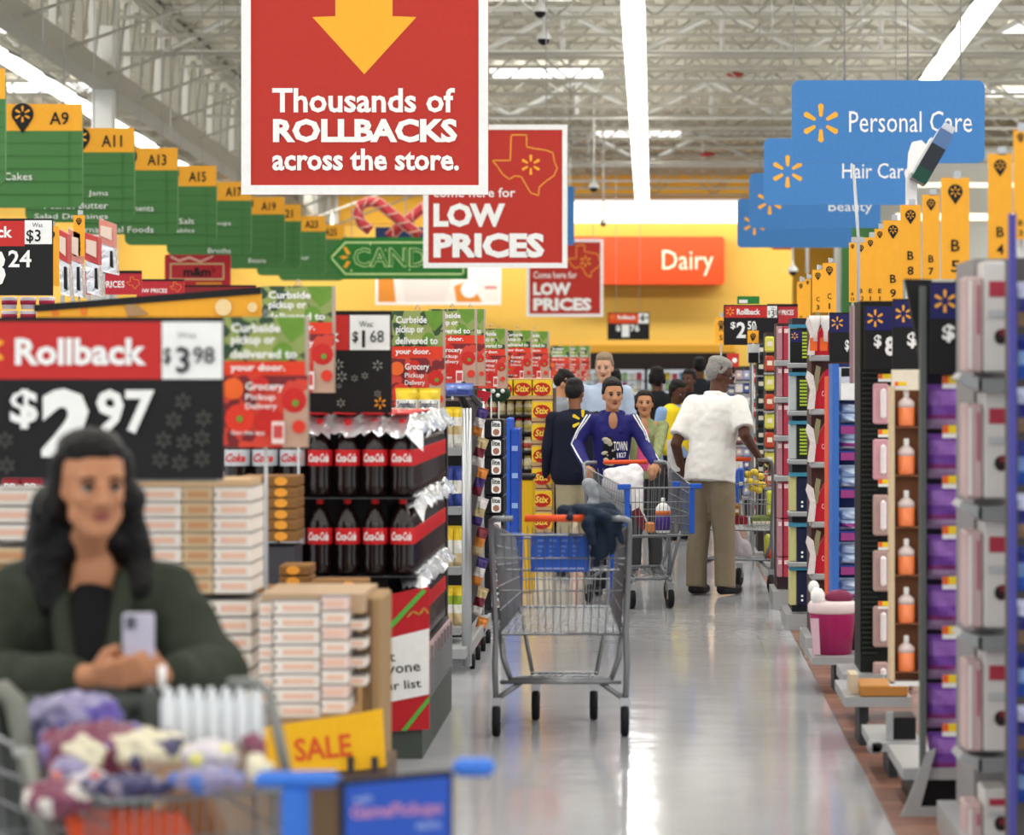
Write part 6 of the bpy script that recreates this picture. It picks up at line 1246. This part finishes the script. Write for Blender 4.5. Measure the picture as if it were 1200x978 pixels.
def figure(name, lab, base, yaw, H=1.68, lean=0, headf=None, headu=(0,0,1), skin='tan', top='#334', trousers='#444', hair='#1a1614', shoes='#151515', arms=None, sleeve='long', hairstyle='short', coat=0, vox=.012, legs=True, stride=0.0, woman=False, curl=.8, topm=None, group=None, collar=None, bulk=1.0, hem=.88, legw=1.0, folds=(.014, .1)):
    """base = floor point under the hips; yaw turns local +y (the way the body faces) about z.  arms: {side: (elbow, wrist, hand dir, palm normal)} in world coordinates"""
    s = H/1.7; rot = Matrix.Rotation(yaw, 3, 'Z'); base = V(*base)
    lr = Matrix.Rotation(-lean, 3, 'X')
    def W(x, y, z): return base+rot@(V(x, y, z)*s)
    hip = V(0, 0, .92)
    def U(x, y, z): return base+rot@((lr@(V(x, y, z)-hip)+hip)*s)
    t = thing(name, lab, 'person', (base.x, base.y, base.z), group)
    sk = skinm(skin); tm = topm or mat(top, .8, bump=.2, scale=22, var=.08); sw = .17 if woman else .19
    neck = U(0, .0, 1.43); hf = V(*headf).normalized() if headf else rot@V(0, 1, 0); hc = U(0, .03, 1.575) if not lean else U(0, .03, 1.54)+V(0, 0, .03)*s
    B = [('c', neck, .052*s, hc-V(0, 0, .04)*s-hf*.015, .05*s)]+head_prims(hc, hf, headu, s)
    B += [('c', U(0, 0, 1.0), .1*s, U(0, 0, 1.25), .11*s), ('c', U(-.1, 0, 1.36), .06*s, U(.1, 0, 1.36), .06*s), ('c', U(0, 0, 1.36), .07*s, neck, .05*s)]
    wx = rot@V(1, 0, 0)*s; wy = rot@(lr@V(0, 1, 0))*s; wk = (.9 if woman else 1)*bulk
    T = [('l', [(U(0, 0, z), wx*a_*wk, wy*b_*bulk) for z, a_, b_ in ((hem, .168, .142), (.98, .162, .13), (1.08, .156, .118), (1.2, .17, .12), (1.31, .185, .11), (1.38, .165, .09), (1.415, .1, .07), (1.445, .056, .056))]),
         ('c', U(-(sw-.03), 0, 1.362), .058*s, U(sw-.03, 0, 1.362), .058*s)]
    if coat: T += [('c', U(-.07, 0, .96), .118*s, U(-.08, 0, .96-coat), .12*s), ('c', U(.07, 0, .96), .118*s, U(.08, 0, .96-coat), .12*s)]
    arms = arms or {}
    for side in (-1, 1):
        sh = U(side*sw, 0, 1.365)
        if side in arms: el, wr, hd, pn = arms[side]; el = V(*el); wr = V(*wr)
        else: el = U(side*(sw+.055), -.01, 1.08); wr = U(side*(sw+.06), .07, .84); hd = rot@V(0, .2, -1); pn = rot@V(-side, 0, 0)
        B += [('c', sh, .05*s, el, .04*s), ('c', el, .04*s, wr, .026*s)]+hand_prims(wr, hd, pn, s, curl, side if False else 1)
        if sleeve == 'long': T += [('c', sh, .062*s, el, .052*s), ('c', el, .052*s, wr-(wr-el).normalized()*.01, .038*s)]
        elif sleeve == 'short': d_ = (el-sh).normalized(); q = sh+(el-sh)*.8; e1 = d_.cross(V(0, 1, .1)).normalized()*s; e2 = d_.cross(e1).normalized()*s; T += [('c', sh, .064*s, sh+d_*.06*s, .066*s), ('l', [(sh-d_*.0*s, e1*.062, e2*.062), (sh+(q-sh)*.5, e1*.07, e2*.075), (q, e1*.074, e2*.08)])]
        elif sleeve == 'vest': pass
    if legs:
        LG = [('c', W(-.07, 0, .93), .11*s, W(.07, 0, .93), .11*s)]; SHO = []
        for side in (-1, 1):
            y = stride*side; k = W(side*.09, y*.4+.01, .5); an = W(side*.1, y, .1)
            B += [('c', W(side*.09, 0, .9), .08*s, k, .05*s), ('c', k, .05*s, an, .035*s)]
            LG += [('l', [(W(side*.08, 0, .93), wx*.092*legw, wy*.095*legw), (W(side*.085, y*.2, .7), wx*.088*legw, wy*.098*legw), (k, wx*.072*legw, wy*.08*legw), (W(side*.1, y, .25), wx*.066*legw, wy*.074*legw), (W(side*.1, y, .055), wx*.066*legw, wy*.078*legw)])]
            SHO += [('c', W(side*.1, y-.05, .045), .038*s, W(side*.115, y+.15, .036), .036*s), ('c', W(side*.1, y-.03, .07), .036*s, W(side*.11, y+.06, .06), .036*s)]
        organic('trousers', t, LG, mat(trousers, .85, bump=.2, scale=20, var=.08), vox, 3, None, None, (.012, .12)); organic('shoes', t, SHO, mat(shoes, .5), vox, 1)
    organic('body', t, B, sk, min(vox, .009), 1)
    organic('shirt', t, T, tm, vox, 2, None, None, folds)
    r, f, u = basis(hf, headu); Ph = lambda a, b, d: hc+r*a*s+f*b*s+u*d*s; hm = mat(hair, .55, bump=.6, scale=60, var=.3)
    HP = [('e', Ph(0, -.018, .088), (r*.076*s, f*.094*s, u*.05*s)), ('c', Ph(-.064, .02, .06), .016*s, Ph(-.074, .0, .015), .012*s), ('c', Ph(.064, .02, .06), .016*s, Ph(.074, .0, .015), .012*s), ('e', Ph(0, -.045, .03), (r*.081*s, f*.066*s, u*.085*s))]
    if hairstyle == 'long': HP += [('c', Ph(-.07, -.02, .02), .03*s, Ph(-.08, -.0, -.13), .035*s), ('c', Ph(.07, -.02, .02), .03*s, Ph(.08, -.0, -.13), .035*s), ('c', Ph(0, -.06, 0), .06*s, Ph(0, -.06, -.14), .06*s)]
    if hairstyle == 'bob': HP += [('c', Ph(-.072, -.02, .04), .024*s, Ph(-.074, -.02, -.04), .022*s), ('c', Ph(.072, -.02, .04), .024*s, Ph(.074, -.02, -.04), .022*s), ('c', Ph(0, -.06, 0), .055*s, Ph(0, -.05, -.05), .045*s)]
    if hairstyle == 'up': HP += [('e', Ph(0, -.04, .075), (r*.078*s, f*.08*s, u*.075*s))]
    organic('hair', t, HP, hm, min(vox, .01), 1)
    face_bits(t, hc, hf, headu, s, mat('#8f4a44' if skin != 'dark' else '#4a2a26', .4), mat('#2a1d18' if hair[1] < '8' else '#6a655f', .6))
    return t, dict(U=U, W=W, hc=hc, hf=hf, s=s, rot=rot)
PI = math.pi
# --- man in the white shirt, seen from behind and the right
Y = 21.3; b0 = V(PX(833, Y), Y, 0)
hnd = P(893, 541, 21.55)
t, g = figure('person', 'person in a white short-sleeved shirt and khaki trousers reaching to a cart', b0, -.55, 1.66, .15, headf=(.95, .1, -.28), skin='dark', topm=mat('#f2f0ea', .8, bump=.35, scale=9, var=.03, name='white_cotton'), trousers='#8d8069', hair='#8f8c88', shoes='#141416',
       arms={1: (P(873, 510, 21.15), hnd-V(.02, -.0, -.03), (.75, .3, -.45), (-.5, -.2, -.8)), -1: (P(792, 520, 21.35), P(800, 556, 21.6), (.3, .5, -.6), (1, 0, 0))}, sleeve='short', vox=.01, stride=.03, bulk=1.14, hem=.8, legw=1.1, folds=(.02, .08))
U = g['U']; s = g['s']; shm = bpy.data.materials.get('white_cotton')
organic('collar', t, [('c', U(-.05, -.045, 1.425), .024, U(.05, -.045, 1.425), .024)], shm, .008, 1)
rr_, ff_, uu_ = basis(g['hf'], (0, 0, 1)); hc = g['hc']
a = MB(); Pq = lambda a_, b_, d_: hc+rr_*a_*s+ff_*b_*s+uu_*d_*s
for q in (-1, 1):
    a.tube([Pq(q*.08, -.0, .012), Pq(q*.078, .06, .012), Pq(q*.06, .094, .01)], .0035, BLACK, 6)
    a.tube([Pq(q*.033+.024*math.cos(z*PI/5), .1, .004+.018*math.sin(z*PI/5)) for z in range(10)], .003, BLACK, 5, closed=True)
a.build('glasses', t)
a = MB(); pw = P(785, 540, 21.5); a.prism([(PX(x, 21.5), PZ(y, 21.5)) for x, y in ((781,516),(795,512),(797,552),(783,554))][::-1], 21.5, 21.51, WHITE); a.build('held_paper', t, label='white sheet of paper held at the left side')
# --- woman in the blue jacket behind her cart
Y = 21.35; b0 = V(PX(716, Y), Y, -.12)
h1 = P(687, 546, 20.95); h2 = P(768, 543, 20.95)
JB = mat('#26266e', .7, bump=.25, scale=18, var=.06)
t, g = figure('person', 'person in a blue track jacket with white sleeve stripes pushing a loaded cart', V(b0.x, b0.y, 0), PI+.12, 1.51, .16, headf=(.22, -.95, -.02), skin='warm', topm=JB, trousers='#2a2c34', hair='#1c1512', hairstyle='up',
       arms={1: (P(676, 520, 21.25), h1, (.15, -.6, -.35), (.2, -.3, -.9)), -1: (P(756, 522, 21.25), h2, (-.1, -.6, -.35), (-.2, -.3, -.9))}, woman=True, vox=.009)
U = g['U']; s = g['s']
def onbody(pts, r, m, nm, parent=t, n=6): a = MB(); a.tube([tuple(p) for p in pts], r, m, n); return a.build(nm, parent)
SR = U(.17, 0, 1.365); SL = U(-.17, 0, 1.365)
for S0, el, wr in ((SR, P(676, 520, 21.25), h1), (SL, P(756, 522, 21.25), h2)):
    sgn = -1 if el.x < b0.x else 1
    for o in (.0, .022):
        onbody([S0+V(sgn*(.02-o), -.05, .045), (S0+el)/2+V(sgn*(.045-o*.7), -.035, .01), el+V(sgn*(.035-o*.6), -.04, .0), (el+wr)/2+V(sgn*(.032-o*.6), -.03, .01), wr+V(sgn*(.025-o*.5), -.01, .02)], .006, WHITE, 'sleeve_stripe', t)
organic('inner_top', t, [('e', U(.022, .075, 1.19), (V(.058, 0, 0), V(0, .05, 0), V(0, 0, .17)))], mat('#1c1a24', .7, scale=13, var=.5), .01, 1)
a = MB(); rr = random.Random(3)
for i in range(16):
    q = U(rr.uniform(-.005, .075), .128, rr.uniform(1.04, 1.25)); a.sphere(q, (rr.uniform(.012, .028), .006, rr.uniform(.008, .018)), mat('#cfc8ae', .7), 7, 5)
a.build('floral_print', t, kind='stuff')
organic('neckline', t, [('e', U(0, .072, 1.372), (V(.034, 0, 0), V(0, .035, 0), V(0, 0, .07)))], skinm('warm'), .008, 1)
for q in (-1, 1): organic('collar', t, [('c', U(q*.075, -.0, 1.42), .028, U(q*.055, .09, 1.3), .022), ('c', U(q*.075, -.0, 1.42), .028, U(q*.03, -.06, 1.42), .026)], JB, .008, 1)
a = MB(); yy = U(0, .145, 1.2).y
for st, x0, x1, y0_, y1_, rt in (('TOWN', 719, 735, 517, 528, .0), ('1827', 723, 734, 530, 536, .08)): put_text(a, st, PX(x0, yy), PZ(y1_, yy), PX(x1, yy), PZ(y0_, yy), yy-.01, WHITE, .02, 0, rt)
a.build('jacket_lettering', t)
# --- employee in navy vest seen from behind
t, g = figure('person', 'person in a navy vest with yellow spark logo, seen from behind', V(PX(674, 23.2), 23.2, 0), .15, 1.49, 0, headf=(.2, .97, -.1), skin='brown', top='#15192b', trousers='#a59b80', hair='#1d1a1c', shoes='#222', sleeve='long', vox=.013)
U = g['U']; a = MB(); yy = 23.2-.125-.02
spark(a, PX(683, yy), PZ(493, yy), .085, yy, mat('#f6d32c', .5)); a.build('emblem', t)
organic('vest', t, [('c', U(-.08, -.01, .9), .125, U(-.07, -.01, 1.3), .12), ('c', U(.08, -.01, .9), .125, U(.07, -.01, 1.3), .12)], mat('#13182c', .8), .013, 3)
figure('person', 'person in a grey jacket with head bowed at left of the employee', V(PX(652, 26), 26, 0), -.9, 1.56, .08, headf=(.8, .1, -.5), skin='warm', top='#878b92', trousers='#33363c', hair='#17130f', vox=.014)
figure('person', 'tall person in a pale blue shirt facing camera behind the jacket woman', V(PX(709, 27), 27, 0), PI-.2, 1.70, 0, headf=(-.15, -1, -.15), skin='light', top='#b4c3da', trousers='#3a4152', hair='#8d7a66', vox=.013)
t, g = figure('person', 'person in a pink top and green patterned cardigan behind the blue jacket', V(PX(756, 23.6), 23.6, 0), PI-.15, 1.40, 0, headf=(.0, -1, .02), skin='warm', topm=mat('#8c9468', .8, scale=26, var=.5), trousers='#3b3b3e', hair='#241a18', hairstyle='bob', woman=True, vox=.011,
       arms={-1: (P(772, 522, 23.4), P(768, 541, 23.2), (-.3, -.6, -.3), (0, 0, -1))})
organic('pink_top', t, [('c', g['U'](0, .075, 1.3), .05, g['U'](.0, .085, 1.0), .06)], mat('#d8568c', .7), .011, 2)
organic('neckline', t, [('e', g['U'](0, .07, 1.37), (V(.036, 0, 0), V(0, .036, 0), V(0, 0, .065)))], skinm('warm'), .009, 1)
figure('person', 'person in a black coat and dark hat seen from behind near dairy cases', V(PX(770, 31), 31, 0), .1, 1.58, 0, headf=(-.2, 1, 0), skin='dark', top='#15181c', trousers='#1c1d22', hair='#120f10', hairstyle='bob', vox=.015, coat=.2)
t, g = figure('person', 'person in a yellow vest over light blue sleeves, partly behind the white shirt', V(PX(792, 28), 28, 0), PI+.6, 1.46, 0, headf=(.6, -.5, -.3), skin='dark', top='#8aa8d2', trousers='#23262c', hair='#120d0c', hairstyle='bob', vox=.014)
organic('yellow_vest', t, [('c', g['U'](-.07, 0, 1.0), .122, g['U'](-.06, 0, 1.34), .1), ('c', g['U'](.07, 0, 1.0), .122, g['U'](.06, 0, 1.34), .1)], mat('#f0d21f', .7), .014, 2)
figure('person', 'person with black hair in a dark top far behind the white shirt', V(PX(808, 33), 33, 0), PI-.4, 1.55, 0, headf=(-.4, -1, 0), skin='dark', top='#191a20', trousers='#22242a', hair='#0f0c0c', vox=.015)
figure('person', 'person with dark hair between the pale blue shirt and the yellow bin far back', V(PX(722, 36), 36, 0), .3, 1.55, 0, headf=(.5, .8, 0), skin='brown', top='#5a5f6e', trousers='#2b2d33', hair='#15110f', hairstyle='bob', vox=.015)
figure('person', 'person in a dark jacket whose shoulder shows right of the black coat', V(PX(820, 38), 38, 0), 0, 1.7, 0, skin='dark', top='#1d1f27', trousers='#22242a', hair='#0f0c0c', vox=.016)
# yellow stand far back
t = thing('yellow_bin', 'small yellow bin on a case far behind the pale blue shirt', 'bin', (PX(737, 50), 50, 0)); MB().rbox(PX(731, 50), 50, PZ(474, 50), PX(743, 50), 50.3, PZ(455, 50), .02, mat('#f0d020')).build('bin_body', t); MB().box(PX(729, 50), 50, 0, PX(746, 50), 50.3, PZ(474, 50), WHITE).build('stand', t)
# --- foreground woman
Yw = 7.15
OL = mat('#30352a', .85, bump=.3, scale=14, var=.12, name='olive_jacket'); BK = mat('#0e0e10', .8)
t = thing('person', 'blurred person with long black hair in an olive jacket holding a phone', 'person', (PX(95, Yw), Yw+.25, 0))
hc = P(108, 572, 7.0); hf = V(.42, -.88, -.04)
NK = P(108, 648, Yw-.02); SLw = P(22, 700, Yw+.05); SRw = P(196, 700, Yw+.02)        # left / right in the photo
EL = P(-32, 800, Yw-.08); ER = P(252, 795, Yw-.1); WL = P(104, 792, Yw-.38); WR = P(200, 790, Yw-.36)
HP0 = P(80, 840, Yw+.2)
B = [('c', NK+V(0, 0, -.02), .052, hc+V(-.01, .02, -.06), .05)]+head_prims(hc, hf, (0, 0, 1), 1.0)
B += [('c', NK+V(0, .02, -.08), .09, HP0, .11), ('c', SLw, .05, EL, .042), ('c', EL, .042, WL, .028), ('c', SRw, .05, ER, .042), ('c', ER, .042, WR, .028),
      ('c', HP0+V(-.08, .05, 0), .09, HP0+V(-.09, .05, -.42), .055), ('c', HP0+V(-.09, .05, -.42), .055, HP0+V(-.1, .12, -.76), .04), ('c', HP0+V(.08, .05, 0), .09, HP0+V(.09, .05, -.42), .055), ('c', HP0+V(.09, .05, -.42), .055, HP0+V(.1, .12, -.76), .04)]
B += [('e', P(110, 668, Yw-.07), ((.05, 0, 0), (0, .03, 0), (0, 0, .06)))]
B += hand_prims(WL, (.85, -.35, .1), (.2, .9, .3), .97, .75, 1)+hand_prims(WR, (-.85, -.25, .1), (-.2, .9, .3), .97, .75, -1)
organic('body', t, B, skinm('tan'), .0065, 1)
face_bits(t, hc, hf, (0, 0, 1), 1.0, mat('#9a5450', .4), mat('#2a1b16', .6))
r, f, u = basis(hf, (0, 0, 1)); Ph = lambda a, b, d: hc+r*a+f*b+u*d
organic('hair', t, [('e', Ph(0, -.016, .088), (r*.08, f*.095, u*.052)), ('e', Ph(0, -.05, .02), (r*.088, f*.066, u*.095)), ('c', Ph(-.07, -.02, .06), .03, Ph(-.082, -.02, -.04), .034), ('c', Ph(-.09, -.03, -.03), .046, P(58, 650, Yw-.05), .062),
     ('c', P(60, 592, Yw-.08), .05, P(56, 655, Yw-.04), .062), ('c', P(148, 592, Yw-.06), .036, P(160, 650, Yw-.03), .042), ('c', P(58, 650, Yw-.05), .062, P(64, 706, Yw-.07), .04), ('c', Ph(.07, -.02, .06), .024, Ph(.084, -.01, -.05), .026), ('c', Ph(.084, -.02, -.04), .034, P(160, 645, Yw-.02), .042), ('c', P(160, 645, Yw-.02), .042, P(163, 690, Yw-.06), .03),
     ('c', Ph(0, -.08, -.03), .075, P(108, 650, Yw+.07), .09)], mat('#0c0908', .5, bump=.5, scale=50, var=.3), .009, 2, None, None, (.012, .03))
organic('jacket', t, [('c', SLw, .085, P(60, 690, Yw+.02), .08), ('c', SRw, .085, P(160, 690, Yw+.02), .08), ('c', P(60, 700, Yw+.02), .1, HP0+V(-.1, 0, 0), .14), ('c', P(165, 700, Yw+.02), .1, HP0+V(.09, 0, 0), .13), ('c', SLw, .082, EL, .078), ('c', EL, .078, WL+(EL-WL)*.12, .052),
     ('c', SRw, .08, ER, .08), ('c', ER, .08, WR+(ER-WR)*.1, .052), ('c', HP0+V(-.1, 0, 0), .14, HP0+V(-.12, .02, -.2), .14), ('c', HP0+V(.07, 0, 0), .14, HP0+V(.06, .02, -.2), .14)], OL, .012, 3, None, None, (.03, .1))
organic('black_top', t, [('c', P(108, 705, Yw-.07), .055, P(112, 800, Yw-.1), .09)], BK, .011, 2)
for x0, x1 in ((70, 88), (147, 135)): organic('jacket_lapel', t, [('c', P(x0, 678, Yw-.05), .03, P(x1-6, 790, Yw-.16), .03)], OL, .011, 2)
organic('trousers', t, [('c', HP0+V(-.08, .05, -.1), .12, HP0+V(-.09, .05, -.42), .085), ('c', HP0+V(-.09, .05, -.42), .085, HP0+V(-.1, .12, -.7), .07), ('c', HP0+V(.08, .05, -.1), .12, HP0+V(.09, .05, -.42), .085), ('c', HP0+V(.09, .05, -.42), .085, HP0+V(.1, .12, -.7), .07)], mat('#b39a6a', .8), .014, 2)
organic('shoes', t, [('c', HP0+V(-.1, .15, -.8+.03), .04, HP0+V(-.1, -.0, -.8+.02), .038), ('c', HP0+V(.1, .15, -.77), .04, HP0+V(.1, -.0, -.78), .038)], BK, .012, 1)
t = thing('phone', 'silver lilac smartphone held up in both hands by the olive-jacket woman', 'phone', P(164, 770, 6.78)); rot = Matrix.Rotation(math.radians(6), 3, 'Y')
a = MB(); a.rbox(PX(147, 6.8), 6.76, PZ(790, 6.8), PX(184, 6.8), 6.772, PZ(716, 6.8), .006, mat('#b9b4c4', .3, .2)); a.build('phone_body', t); a = MB(); a.rbox(PX(151, 6.8), 6.753, PZ(735, 6.8), PX(163, 6.8), 6.7595, PZ(720, 6.8), .003, mat('#5a5a66')); a.build('camera_bump', t)
